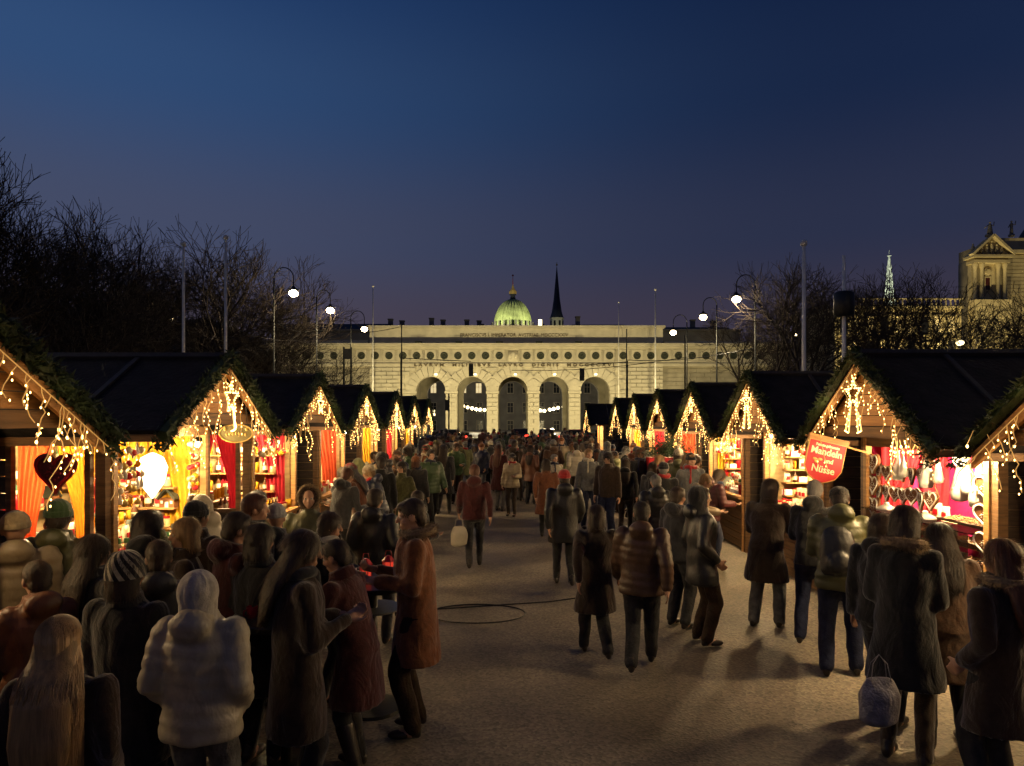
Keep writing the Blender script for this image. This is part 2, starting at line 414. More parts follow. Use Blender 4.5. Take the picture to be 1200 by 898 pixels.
ob('inscription', text_mesh('FRANCISCVS I. IMPERATOR. AVSTRIAE. MDCCCXXIV', .68, .03, LET, 1.0), gate, ((gx(531)+gx(674))/2, .06, 14.75), (PI/2, 0, 0))
me = text_mesh('LAVRVM  MILITIBVS  LAVRO  DIGNIS  MDCCCCXVI', .62, .04, LET, 1.6, .015)
o = ob('inscription', me, gate, ((gx(485)+gx(720))/2, -.13, 10.36), (PI/2, 0, 0)); wv = [v.co.x for v in me.vertices]; o.scale.x = 29.2/(max(wv)-min(wv))
for px in (511, 557, 604, 650, 698):
    m = MB(); m.box((0, -.25, 0), (.35, .35, .18)); o = ob('arch_lamp', m.mesh('arch_lamp', FARL), gate, ((px-600)/8, 0, 9.0))
for px in (497, 544, 591, 637, 683):
    m = MB(); m.b2(-.5, .5, -1.0, -.6, 0, .25); ob('cornice_light', m.mesh('cornice_light', IRON), gate, (gx(px)-.7, 0, 13.5))
# floodlights standing on the forecourt
fp = MB(); fp.b2(-.6, .6, -.15, .15, .35, .8); fp.tube([(0, 0, 0), (0, 0, .4)], .05, 6)
fl = None; fmesh = fp.mesh('floodlight', IRON)
for i, x in enumerate((-36, -18, -6, 7, 20, 36)):
    o = ob('floodlight', fmesh, None, (x, GY-14, 0)); tag(o, 'low black floodlight on the forecourt aimed up at the pale stone gate', 'floodlight', 'floodlights before the gate')
    pw = L_GATE*(.2 if abs(x) > 30 else 1)
    light('flood_beam', 'AREA', (0, .2, .9), pw, FLOOD, o, 1.2, aim((0, 0, .8), (0, 14, 9.5)), sizey=.4)
# fill lights added to brighten the passage, without fixtures
for x in (-9, 3.2, 9.3):
    light('passage_fill', 'POINT', (x, 7, 8.6), 160, FLOOD, gate, .2)

# ------------------------------------------------------------------ buildings behind
BY = 150.0
pal = thing('palace_building', 'dark grey palace wing with rows of windows seen through and above the gate', 'building', (0, BY, 0))
def bx(px, Y=BY): return (px-600)/F*Y
def bz(py, Y=BY): return CH+(491-py)/F*Y
m = MB(); m.b2(bx(318), bx(868), 0, 14, 0, bz(388)); ob('wall', m.mesh('palace_wall', STONEG), pal)
m = MB(); m.b2(bx(316), bx(870), -.4, 14, bz(388)+.01, bz(386)); ob('cornice', m.mesh('palace_cornice', STONEG), pal)
m = MB()
for a, b, t in ((318, 455, 376), (455, 580, 380), (672, 736, 377), (736, 860, 380)):
    m.prism([(1, bz(386)+.01), (5, bz(t)), (10, bz(t)), (14, bz(386)+.01)], 'x', bx(a), bx(b))
ob('roof', m.mesh('palace_roof', SLATE), pal)
chm = MB(); chm.b2(-.5, .5, -.5, .5, -1, 1.2); chm.b2(-.6, .6, -.6, .6, 1.21, 1.45); chme = chm.mesh('chimney', STONEG)
for px, py in ((452, 377), (466, 379), (502, 376), (516, 378), (545, 378), (560, 379), (680, 374), (820, 378), (845, 379), (380, 375), (350, 375)):
    ob('chimney', chme, pal, (bx(px), 6, bz(py)))
wf = MB(); wf.b2(-.75, .75, -.12, -.02, -1.25, -1.05); wf.b2(-.75, .75, -.12, -.02, 1.05, 1.2); wf.b2(-.75, -.6, -.1, -.02, -1.04, 1.04); wf.b2(.6, .75, -.1, -.02, -1.04, 1.04); wf.b2(-.04, .04, -.08, -.02, -1.04, 1.04); wf.b2(-.59, .59, -.08, -.02, .2, .28)
wfm = wf.mesh('window', STONED); pn = MB(); pn.b2(-.59, .59, -.05, -.03, -1.04, 1.04)
pdark = pn.mesh('pane', GLASS)
lit = [(508, 455), (543, 455), (561, 455)]
for row in (455, 478, 499):
    for px in list(range(490, 716, 18)):
        w = None
        for (lx, ly) in lit:
            if row == ly and abs(px-lx) < 9: w = (lx, True)
        x = w[0] if w else px
        o = ob('window', wfm, pal, (bx(x), 0, bz(row))); ob('pane', pdark, o, m=WINL if w else None)
o = ob('window', wfm, pal, (bx(507), 0, bz(484))); o.scale = (.9, 1, .6); ob('pane', pdark, o, m=FARL)
# festoon of bulbs in the courtyard behind the gate
def festoon(label, pts):
    t = thing('lamp_festoon', label, 'light string', (0, 126, 0))
    P = [at(px, py, 126)-Vector((0, 126, 0)) for px, py in pts]
    m = MB(); m.tube([p+Vector((0, 0, .12)) for p in P], .03, 4); ob('cord', m.mesh('festoon_cord', IRON), t)
    for s in (0, -1):
        m = MB(); m.tube([(P[s].x, 0, 0), P[s]], .05, 5); ob('post', m.mesh('festoon_post', IRON), t)
    b = MB(); b.ell((0, 0, 0), .3, n=8, m=6); bm_ = b.mesh('bulb', FARL, True)
    for p in P: ob('bulb', bm_, t, p)
    light('festoon_light', 'POINT', (P[3].x, -.3, P[3].z-.6), 1500, (1, .85, .55), t, .5)
festoon('row of six glowing bulbs behind the second arch from the left', [(543, 476), (548, 477.5), (553, 478.5), (558, 479.5), (563, 480), (568, 480.5)])
festoon('row of glowing bulbs behind the second arch from the right', [(633, 481), (638, 481.5), (644, 480), (649, 479), (654, 478), (660, 477)])

# green dome
DY = 240.0; q = DY/F
dome = thing('copper_dome', 'ribbed green copper dome with a gilded lantern rising behind the gate, lit from below', 'dome', (at(601, 0, DY).x, DY, 0))
zb = CH+(491-383)*q; rd = 21.8*q; hd = 32*q
m = MB(); m.loft([(0, rd*1.1, rd*1.1), (zb-3, rd*1.1, rd*1.1), (zb-2.5, rd*1.2, rd*1.2), (zb-.6, rd*1.2, rd*1.2), (zb-.5, rd*1.05, rd*1.05), (zb, rd*1.02, rd*1.02)], 32); ob('drum', m.mesh('drum', STONED), dome)
m = MB(); n = 14
m.loft([(zb+hd*math.sin(PI/2*k/n*.97), rd*math.cos(PI/2*k/n*.97), rd*math.cos(PI/2*k/n*.97)) for k in range(n+1)], 48); ob('shell', m.mesh('dome_shell', COPPER, True), dome)
m = MB()
for j in range(32):
    a = 2*PI*j/32
    m.tube([((rd*math.cos(PI/2*k/n*.93)+.05)*math.cos(a), (rd*math.cos(PI/2*k/n*.93)+.05)*math.sin(a), zb+hd*math.sin(PI/2*k/n*.93)) for k in range(n+1)], .13, 4)
ob('rib', m.mesh('dome_ribs', COPPER), dome, stuff=True)
zt = zb+hd*.98
m = MB(); m.loft([(zt-.2, 1.1, 1.1), (zt+1.6, .75, .75), (zt+1.7, 1.2, 1.2), (zt+2, 1.2, 1.2)], 12); ob('lantern_base', m.mesh('lantern_base', SLATE), dome)
m = MB(); m.loft([(zt+2, 1.3, 1.3), (zt+3.2, 1.0, 1.0), (zt+4.2, .5, .5), (zt+5.4, .15, .15)], 10); ob('lantern', m.mesh('lantern', GOLDP), dome)
for s in (-1, 1):
    m = MB(); m.ell((s*1.0, 0, zt+2.6), (.35, .35, .8), n=8, m=6); ob('gilded_figure', m.mesh('gilded_figure', GOLDP, True), dome)
m = MB(); m.tube([(0, 0, zt+5), (0, 0, zt+8.5)], [.18, .06], 6); m.ell((0, 0, zt+8.6), .35, n=8, m=6); ob('finial', m.mesh('finial', mat('red_finial', (.3, .05, .04), .6, .1, 5, 0)), dome)
m = MB()
for k in range(12):
    a = PI+PI*k/11; m.b2(rd*1.12*math.cos(a)-.25, rd*1.12*math.cos(a)+.25, rd*1.12*math.sin(a)-.25, rd*1.12*math.sin(a)+.25, zb-.5, zb+1.3)
ob('parapet', m.mesh('dome_parapet', STONEG), dome)
for sx_ in (-1, 1):
    light('dome_beam', 'SPOT', (sx_*10, -13, zb-1), 9000, (1, .93, .58), dome, .5, aim((sx_*10, -13, zb-1), (sx_*-1, 0, zb+hd*.55)), math.radians(60))
    m = MB(); m.b2(sx_*10-.4, sx_*10+.4, -13.8, -13.4, zb-1.8, zb-.9); m.tube([(sx_*10, -13.6, 0), (sx_*10, -13.6, zb-1.8)], .12, 6); ob('floodlight_mast', m.mesh('floodlight_mast', IRON), dome)
# church spire
SY = 262.0; q = SY/F
sp = thing('church_spire', 'slender dark pointed church spire on a pale lit tower, right of the green dome', 'church tower', (at(652.5, 0, SY).x, SY, 0))
z0 = CH+(491-373)*q; z1 = CH+(491-312)*q
m = MB(); m.loft([(0, 2.6, 2.6), (z0-.4, 2.6, 2.6), (z0-.3, 2.9, 2.9), (z0, 2.9, 2.9)], 8); ob('tower', m.mesh('spire_tower', STONE), sp)
m = MB(); m.loft([(z0, 2.6, 2.6), (z0+2.5, 1.9, 1.9), (z0+7, 1.25, 1.25), (z1, .07, .07)], 8); ob('spire', m.mesh('spire', SLATE), sp)
m = MB(); m.tube([(0, 0, z1-.3), (0, 0, z1+1.5)], .07, 6); m.ell((0, 0, z1+.5), .38, n=8, m=6); m.box((0, 0, z1+1.15), (.7, .08, .08)); ob('cross', m.mesh('cross', GOLDP), sp)
for k in range(8):
    a = 2*PI*k/8+PI/8; m = MB(); m.box((2.45*math.cos(a), 2.45*math.sin(a), z0-3), (.14, .8, 3.6), Matrix.Rotation(a, 3, 'Z')); ob('belfry_opening', m.mesh('belfry_opening', BLACK), sp)
light('spire_beam', 'SPOT', (0, -14, z0-9), 2600, (.95, .95, .6), sp, .4, aim((0, -14, z0-9), (0, 0, z0-2)), math.radians(40))
m = MB(); m.b2(-.4, .4, -14.5, -14.1, z0-9.6, z0-8.9); m.tube([(0, -14.3, 0), (0, -14.3, z0-9.6)], .12, 6); ob('floodlight_mast', m.mesh('floodlight_mast', IRON), sp)
m = MB(); m.b2(-.5, .5, -.3, .3, 0, 1.8); o = ob('attic_lamp', m.mesh('attic_lamp', FARL), None, at(633, 382, 200)); tag(o, 'small white rooftop light between the green dome and the dark spire', 'lamp')
m = MB(); m.b2(-2, 2, -1, 1, -40, 0); ob('lamp_base', m.mesh('lamp_base', SLATE), o)

# lit gothic tower far right
TY = 250.0; q = TY/F; tx = at(1042, 0, TY).x
tw = thing('gothic_tower', 'slender floodlit openwork tower rising over the bare trees on the right', 'tower', (tx, TY, 0))
zt = CH+(491-293)*q; zs = CH+(491-352)*q
WSTONE = mat('white_tower_stone', (.55, .55, .48), .85, .35, 1.2, .4)
m = MB(); m.loft([(0, 2.2, 2.2), (zs, 2.0, 2.0)], 8); ob('tower', m.mesh('tower_shaft', WSTONE), tw)
hh = zt-zs
for lv in range(5):
    za = zs+hh*(.0+.155*lv); r0 = 1.5-.24*lv
    m = MB(); m.loft([(za, r0+.25, r0+.25), (za+.25, r0+.25, r0+.25)], 8)
    for k in range(8):
        a = 2*PI*k/8; m.tube([(r0*math.cos(a), r0*math.sin(a), za), ((r0-.2)*math.cos(a), (r0-.2)*math.sin(a), za+hh*.155)], .15, 4)
        m.tube([((r0+.2)*math.cos(a), (r0+.2)*math.sin(a), za), ((r0+.2)*math.cos(a), (r0+.2)*math.sin(a), za+1.4)], [.16, .02], 4)
    ob('stage', m.mesh('tower_stage', WSTONE), tw)
m = MB(); m.loft([(zs+hh*.775, .5, .5), (zs+hh*.94, .1, .1)], 8); m.ell((0, 0, zs+hh*.88), (.75, .75, .2), n=8, m=4); m.tube([(0, 0, zs+hh*.93), (0, 0, zt)], .06, 5); ob('spire', m.mesh('tower_spire', WSTONE), tw)
light('tower_beam', 'SPOT', (-5, -16, zs-4), 40000, (.9, 1, .75), tw, .4, aim((-5, -16, zs-4), (0, 0, zs+hh*.45)), math.radians(62))
m = MB(); m.b2(-5.4, -4.6, -16.6, -16.2, zs-4.8, zs-4.1); m.tube([(-5, -16.4, 0), (-5, -16.4, zs-4.8)], .12, 6); ob('floodlight_mast', m.mesh('floodlight_mast', IRON), tw)

# museum on the right: long wing and corner pavilion with pediment
MY = 112.0; q = MY/F
def mxx(px): return (px-600)/F*MY
def mz(py): return CH+(491-py)/F*MY
MUS = mat('museum_stone', (.40, .33, .18), .85, .25, .5, .35)
mu = thing('museum', 'grand yellow lit museum with columned pavilion and pediment behind the right trees', 'building', (0, MY, 0))
m = MB(); m.b2(mxx(985), mxx(1136), 2, 14, 0, mz(360)); ob('wing', m.mesh('museum_wing', MUS), mu)
m = MB(); m.b2(mxx(985), mxx(1136), 1.4, 14, mz(360)+.01, mz(357)); ob('cornice', m.mesh('museum_cornice', MUS), mu)
for k in range(26):
    m = MB() if k == 0 else m
    if k == 0:
        m.loft([(0, .16, .16), (.25, .22, .22), (.7, .1, .1), (1.1, .18, .18)], 6); bal = m.mesh('baluster', MUS)
    ob('baluster', bal, mu, (mxx(1136)-.4-k*.8, 1.7, mz(357)+.01))
m = MB(); m.b2(mxx(985), mxx(1136), 1.5, 1.9, mz(357)+1.13, mz(357)+1.3); ob('balustrade_rail', m.mesh('balustrade_rail', MUS), mu)
m = MB(); m.prism([(4, mz(357)), (7, mz(349)), (12, mz(349)), (14, mz(357))], 'x', mxx(985), mxx(1136)); ob('roof', m.mesh('museum_roof', SLATE), mu)
for k in range(9):
    x = mxx(995)+k*2.25
    for z, h in ((mz(410), 3.4), (mz(380), 3.0), (mz(440), 3.2)):
        w = MB(); w.b2(-.85, -.65, -.25, .0, -h/2, h/2); w.b2(.65, .85, -.25, 0, -h/2, h/2); w.b2(-.95, .95, -.35, 0, h/2+.01, h/2+.3); w.b2(-.95, .95, -.35, 0, -h/2-.25, -h/2-.01)
        o = ob('window', w.mesh('museum_window', MUS), mu, (x, 2, z)); p = MB(); p.b2(-.64, .64, -.06, -.01, -h/2, h/2)
        ob('pane', p.mesh('pane', WINL2 if (k+int(z)) % 3 else GLASS), o)
# pavilion
xa, xb = mxx(1139), mxx(1181); zc = mz(309); ztop = mz(300)
m = MB(); m.b2(xa+.3, xb-.3, .6, 1.5, 0, zc); ob('pavilion', m.mesh('pavilion', MUS), mu)
m = MB(); m.b2(xa, xb, -.6, 1.5, zc+.01, zc+.5); m.b2(xa+.1, xb-.1, -.3, 1.5, zc+.51, ztop-.4); m.b2(xa-.4, xb+.4, -1.0, 1.6, ztop-.39, ztop); ob('entablature', m.mesh('entablature', MUS), mu)
xm = (xa+xb)/2; pk = mz(279)
m = MB(); m.prism([(xa-.4, ztop+.01), (xb+.4, ztop+.01), (xm, pk)], 'y', -.2, 1.6); ob('pediment', m.mesh('pediment', MUS), mu)
m = MB()
for s in (-1, 1):
    e = Vector((xm+s*((xb-xa)/2+.5), 0, ztop+.05)); t = Vector((xm, 0, pk+.3)); d = t-e
    m.box((e+t)/2+Vector((0, -.6, 0)), (d.length, 1.0, .35), Matrix.Rotation(-math.atan2(d.z, d.x), 3, 'Y'))
ob('pediment_cornice', m.mesh('pediment_cornice', MUS), mu)
for k, s in enumerate((-1.6, -.8, 0, .8, 1.6)):
    m = MB(); h = 1.9-abs(s)*.7; m.ell((xm+s, -.4, ztop+.3+h/2), (.28, .25, h/2), n=8, m=6); m.ell((xm+s, -.45, ztop+.35+h), .17, n=8, m=6); ob('pediment_figure', m.mesh('pediment_figure', MUS, True), mu)
for s in (.5, 1.6, 4.3, 5.4):
    m = MB(); h = zc-mz(352)
    m.loft([(mz(352), .42, .42), (mz(352)+.3, .42, .42), (mz(352)+.35, .32, .32), (zc-.9, .27, .27), (zc-.8, .3, .3), (zc-.1, .48, .48), (zc, .48, .48)], 12)
    ob('column', m.mesh('museum_column', MUS, True), mu, (xa+s, 0, 0))
m = MB(); m.b2(xa-.1, xb+.1, -.8, .6, 0, mz(352)); ob('plinth', m.mesh('pavilion_plinth', MUS), mu)
m = MB(); m.b2(-.55, .55, -.15, 0, -1.2, -1.0); m.b2(-.55, .55, -.15, 0, 1.0, 1.2); m.b2(-.55, -.4, -.15, 0, -.99, .99); m.b2(.4, .55, -.15, 0, -.99, .99)
o = ob('window', m.mesh('pavilion_window', MUS), mu, (xm, .6, mz(332))); p = MB(); p.b2(-.39, .39, -.05, -.01, -1, 1); ob('pane', p.mesh('pane', mat('red_dark_pane', (.05, .012, .008), .3, .1, 3, 0)), o)
m = MB(); m.loft([(-.0, .65, .65), (.15, .65, .65), (.16, .45, .45), (.25, .4, .4)], 14, Matrix.Rotation(PI/2, 4, 'X')); ob('medallion', m.mesh('medallion', MUS), mu, (xm, .58, mz(318)))
m = MB(); m.b2(xb-.28, xb+18, 1.5, 12, 0, mz(295)); m.b2(xb-.27, xb+18, .9, 12, mz(295)+.01, mz(291)); m.b2(xb-.2, xb+18, 1.6, 12, mz(291)+.01, mz(276)); ob('corner_block', m.mesh('corner_block', MUS), mu)
m = MB()
for k in range(22):
    m.b2(xb-.1, xb+18, 1.42, 1.6, mz(345)+k*.62+.05, mz(345)+k*.62+.57) if mz(345)+k*.62 < mz(297) else None
ob('ashlar', m.mesh('museum_ashlar', MUS), mu, stuff=True)
m = MB(); zz = mz(276)+.01
m.loft([(zz, 10, 5, 98, 7), (zz+2.2, 8.9, 4.5, 98, 7), (zz+4.5, 7.4, 3.6, 98, 7), (zz+8, 4, 2.5, 98, 7), (zz+10, 1, 1, 98, 7)], 24); ob('roof_dome', m.mesh('museum_dome', SLATE, True), mu)
def statue(x, y, z, h, arms=1, wide=1):
    m = MB(); m.b2(x-.35*wide, x+.35*wide, y-.3, y+.3, z, z+h*.15)
    m.loft([(z+h*.15, .3*wide, .25, x, y), (z+h*.5, .22*wide, .2, x, y), (z+h*.75, .28, .18, x, y), (z+h*.84, .1, .1, x, y)], 10); m.ell((x, y, z+h*.9), .16, n=8, m=6)
    if arms: m.tube([(x+.2, y, z+h*.76), (x+.6, y, z+h*.7), (x+.7, y, z+h*.95)], .07, 6); m.tube([(x-.2, y, z+h*.76), (x-.5*wide, y, z+h*.55)], .07, 6)
    return m.mesh('roof_statue', STONEG, True)
ob('roof_statue', statue(xm-.2, -.3, pk+.1, 2.6, 1, 1.8), mu); ob('roof_statue', statue(mxx(1190), .9, mz(276), 2.8), mu); ob('roof_statue', statue(xa+.3, .2, ztop, 2.1, 0), mu)
for x, pw in ((mxx(1000), 4200), (mxx(1070), 5500), (mxx(1130), 4200), (mxx(1165), 1800)):
    tz = 10 if x < mxx(1140) else 22
    o = ob('floodlight', fmesh, None, (x, MY-12, 0)); tag(o, 'low black floodlight in the park aimed up at the yellow museum', 'floodlight', 'floodlights before the museum')
    light('flood_beam', 'AREA', (0, .2, .9), pw, FLOOD, o, 1.2, aim((0, 0, .8), (0, 14, tz)), sizey=.5)
# dark building behind the left trees
LY = 75.0
lb = thing('park_pavilion', 'low black roofed building behind the bare trees on the left', 'building', (0, LY, 0))
def lx(px): return (px-600)/F*LY
def lz(py): return CH+(491-py)/F*LY
m = MB(); m.b2(lx(20), lx(282), 0, 10, 0, lz(418)); ob('wall', m.mesh('pavilion_wall', mat('dark_plaster', (.035, .03, .026), .9, .2, 1, .1)), lb)
m = MB(); m.prism([(lx(150), lz(418)+.01), (lx(286), lz(418)+.01), (lx(280), lz(395)), (lx(240), lz(372)), (lx(205), lz(378)), (lx(182), lz(400))], 'y', 0, 10); m.prism([(lx(18), lz(418)+.01), (lx(149), lz(418)+.01), (lx(140), lz(402)), (lx(30), lz(402))], 'y', 0, 10); ob('roof', m.mesh('pavilion_roof', SLATE), lb)
for px, py in ((46, 425), (52, 424), (185, 425), (205, 424), (222, 424), (238, 425)):
    m = MB(); m.b2(-.35, .35, -.06, -.01, -.3, .3); ob('window', m.mesh('pavilion_window', WINL), lb, (lx(px), 0, lz(py)))
for px, py, Y, lab in ((202, 375, 60, 'small greenish lamp glowing through the left trees above the dark roof'), (66, 407, 55, 'small dim lamp low among the trees on the far left'), (103, 415, 55, 'faint low lamp between the tree trunks left of the flagpoles'), (1125, 402, 36, 'small bright lamp in front of the yellow museum windows'), (932, 392, 58, 'small lamp glowing behind the flagpole on the right')):
    p = at(px, py, Y); t = thing('park_lamp', lab, 'lamp', (p.x, Y, 0))
    m = MB(); m.tube([(0, 0, 0), (0, 0, p.z-.2)], [.07, .05], 8); m.loft([(p.z-.25, .08, .08), (p.z-.2, .18, .18)], 8); ob('pole', m.mesh('park_lamp_pole', IRON), t)
    m = MB(); m.ell((0, 0, p.z), (.2, .2, .15), n=10, m=6); ob('globe', m.mesh('park_lamp_globe', FARL, True), t)
    light('globe_light', 'POINT', (0, -.5, p.z), 60, (1, .85, .55), t, .2)

# ------------------------------------------------------------------ street lamps, flag poles, signals, wires
def street_lamp(pole_px, lamp_px, lamp_py, lab):
    h = 10.0; Y = (h-CH)*F/(491-lamp_py); lx_ = (lamp_px-600)/F*Y; px_ = (pole_px-600)/F*Y
    t = thing('street_lamp', lab, 'street lamp', (px_, Y, 0), 0, 'curved street lamps behind the stalls')
    r = abs(lx_-px_)/2; s = 1 if lx_ > px_ else -1; zt = h+.9
    m = MB(); m.tube([(0, 0, 0), (0, 0, 1.2), (0, 0, 1.25), (0, 0, zt)], [.11, .1, .07, .045], 10); ob('pole', m.mesh('lamp_pole', IRON, True), t)
    m = MB(); m.tube([(s*(r-r*math.cos(PI*k/12)), 0, zt+r*1.1*math.sin(PI*k/12)) for k in range(13)]+[(s*2*r, 0, h+.3)], .032, 8); ob('arm', m.mesh('lamp_arm', IRON, True), t)
    m = MB(); m.loft([(h+.2, .34, .34), (h+.24, .3, .3), (h+.34, .12, .12), (h+.45, .07, .07)], 14, Matrix.Translation((s*2*r, 0, 0))); sh = ob('lamp_shade', m.mesh('lamp_shade', IRON, True), t)
    m = MB(); m.ell((s*2*r, 0, h), (.27, .27, .2), n=14, m=8); ob('lamp_globe', m.mesh('lamp_globe', STREETL, True), t)
    light('lamp_light', 'POINT', (s*2*r, 0, h-.35), L_STREET, (1, .78, .48), t, .3)
street_lamp(321, 344, 344, 'tall curved street lamp beside the lit twigs, highest of the three on the left')
street_lamp(371, 387, 364, 'tall curved street lamp, middle one of the three on the left, clear of the branches')
street_lamp(411, 427, 386, 'tall curved street lamp nearest the left end of the gate attic')
street_lamp(885, 863, 351, 'tall curved street lamp beside the tree on the right, highest of the three there')
street_lamp(840, 824, 372, 'tall curved street lamp, middle one of the three on the right')
street_lamp(805, 789, 390, 'tall curved street lamp nearest the right end of the gate attic')
def side_lamp(x, Y, lab):
    h = 10.0; s = 1 if x < 0 else -1; t = thing('street_lamp', lab, 'street lamp', (x, Y, 0), 0, 'curved street lamps behind the stalls')
    m = MB(); m.tube([(0, 0, 0), (0, 0, 1.2), (0, 0, 1.25), (0, 0, h+.9)], [.14, .13, .1, .06], 10); ob('pole', m.mesh('lamp_pole', IRON, True), t)
    m = MB(); m.tube([(s*(.6-.6*math.cos(PI*k/12)), 0, h+.9+.66*math.sin(PI*k/12)) for k in range(13)]+[(s*1.2, 0, h+.3)], .05, 8); ob('arm', m.mesh('lamp_arm', IRON, True), t)
    m = MB(); m.ell((s*1.2, 0, h), (.36, .36, .22), n=14, m=8); ob('lamp_globe', m.mesh('lamp_globe', STREETL, True), t)
    light('lamp_light', 'POINT', (s*1.2, 0, h-.35), L_STREET*.22, (1, .78, .48), t, .3)
for x, Y in ((-15, 9), (15.5, 9), (-15, -6), (15.5, -6)): side_lamp(x, Y, 'curved street lamp beside the stalls, outside the photo')
for px, top, Y, r, lab in ((215, 288, 24, .07, 'pale flagpole left of the taller one behind the left stalls'), (264.5, 280, 24, .07, 'pale flagpole just right of its neighbour behind the left stalls'), (942, 287, 22, .09, 'thick pale flagpole behind the right stalls'), (437, 336, 96, .12, 'thin flagpole above the left end of the gate attic'), (768, 340, 96, .14, 'thin flagpole above the right end of the gate attic'), (725, 355, 99, .08, 'faint thin rod standing above the gate attic')):
    p = at(px, top, Y); t = thing('flagpole', lab, 'flagpole', (p.x, Y, 0))
    m = MB(); m.tube([(0, 0, .3), (0, 0, p.z)], [r, r*.55], 10); ob('pole', m.mesh('flagpole', POLE, True), t)
    m = MB(); m.ell((0, 0, p.z+.05), r*1.3, n=8, m=6); ob('knob', m.mesh('knob', POLE, True), t); m = MB(); m.loft([(0, .3, .3), (.3, .3, .3)], 12); ob('base', m.mesh('pole_base', IRON), t)
p = at(989, 300, 24); t = thing('loudspeaker_mast', 'pale mast on the right carrying a dark drum shaped box', 'mast', (p.x, 24, 0))
m = MB(); m.tube([(0, 0, 0), (0, 0, p.z)], [.1, .05], 10); ob('pole', m.mesh('mast_pole', POLE, True), t)
m = MB(); zz = at(0, 371, 24).z; z2 = at(0, 342, 24).z; m.loft([(zz, .26, .26), (zz+.06, .34, .34), (z2-.06, .34, .34), (z2, .26, .26)], 16); ob('drum_box', m.mesh('drum_box', BLACK, True), t)
# traffic signals on arms, info board, thin posts
def signal(px, py, Y, pole_px, lab, face=1):
    p = at(px, py, Y); t = thing('traffic_light', lab, 'traffic light', (at(pole_px, 0, Y).x, Y, 0)); dx = p.x-t.location.x
    m = MB(); m.tube([(0, 0, 0), (0, 0, p.z+1.2)], .08, 8); ob('pole', m.mesh('signal_pole', IRON), t)
    if abs(dx) > .3:
        m = MB(); m.tube([(0, 0, p.z+1.1), (dx, 0, p.z+.8)], .04, 6); ob('arm', m.mesh('signal_arm', IRON), t)
    m = MB(); m.b2(dx-.2, dx+.2, -.15, .15, p.z-.55, p.z+.55)
    ob('housing', m.mesh('signal_housing', BLACK), t)
    for k in (-1, 0, 1):
        m = MB(); m.loft([(0, .13, .13), (.18, .14, .14)], 10, Matrix.Translation((dx, -.15, p.z+k*.34)) @ Matrix.Rotation(PI/2, 4, 'X')); ob('visor', m.mesh('visor', BLACK), t)
signal(682, 439, 60, 735, 'black traffic light hanging over the arches to the right of centre')
signal(552, 434, 62, 470, 'black traffic light hanging above the second arch from the left')
signal(524, 475, 70, 526, 'black traffic light before the pier between the first two arches')
t = thing('banner_frame', 'small black board held between two tall dark posts left of the gate', 'sign', (0, 55, 0))
for px in (403, 411.5):
    m = MB(); x = (px-600)/F*55; m.b2(x-.07, x+.07, -.07, .07, 0, at(0, 407, 55).z); ob('post', m.mesh('frame_post', IRON), t)
m = MB(); m.b2((403.8-600)/F*55, (412-600)/F*55, -.14, -.09, at(0, 421, 55).z, at(0, 409, 55).z); ob('board', m.mesh('frame_board', BLACK), t)
for px, top, Y, lab in ((470, 380, 62, 'thin dark post in front of the left part of the gate'), (735, 385, 60, 'thin dark post in front of the right part of the gate'), (804, 392, 50, 'thin dark post beside the right end of the gate')):
    p = at(px, top, Y); m = MB(); m.tube([(0, 0, 0), (0, 0, p.z)], [.08, .05], 8); o = ob('wire_post', m.mesh('wire_post', IRON), None, (p.x, Y+.3, 0)); tag(o, lab, 'post')
for (ax, ay, aY), (bx_, by, bY), lab in (((321, 377, 43), (371, 387, 48), 'thin overhead wire sagging between the two left street lamps'), ((371, 387, 48), (470, 383, 62), 'thin overhead wire running from the left lamps to the gate'), ((735, 422, 60), (885, 408, 44), 'thin overhead wire across the right part of the gate'), ((600, 434, 60), (804, 419, 50), 'thin overhead wire above the arches on the right')):
    A = at(ax, ay, aY); B = at(bx_, by, bY); m = MB(); m.tube([A.lerp(B, k/8)-Vector((0, 0, .35*math.sin(PI*k/8))) for k in range(9)], .025, 4); o = ob('overhead_wire', m.mesh('overhead_wire', IRON)); tag(o, lab, 'wire')
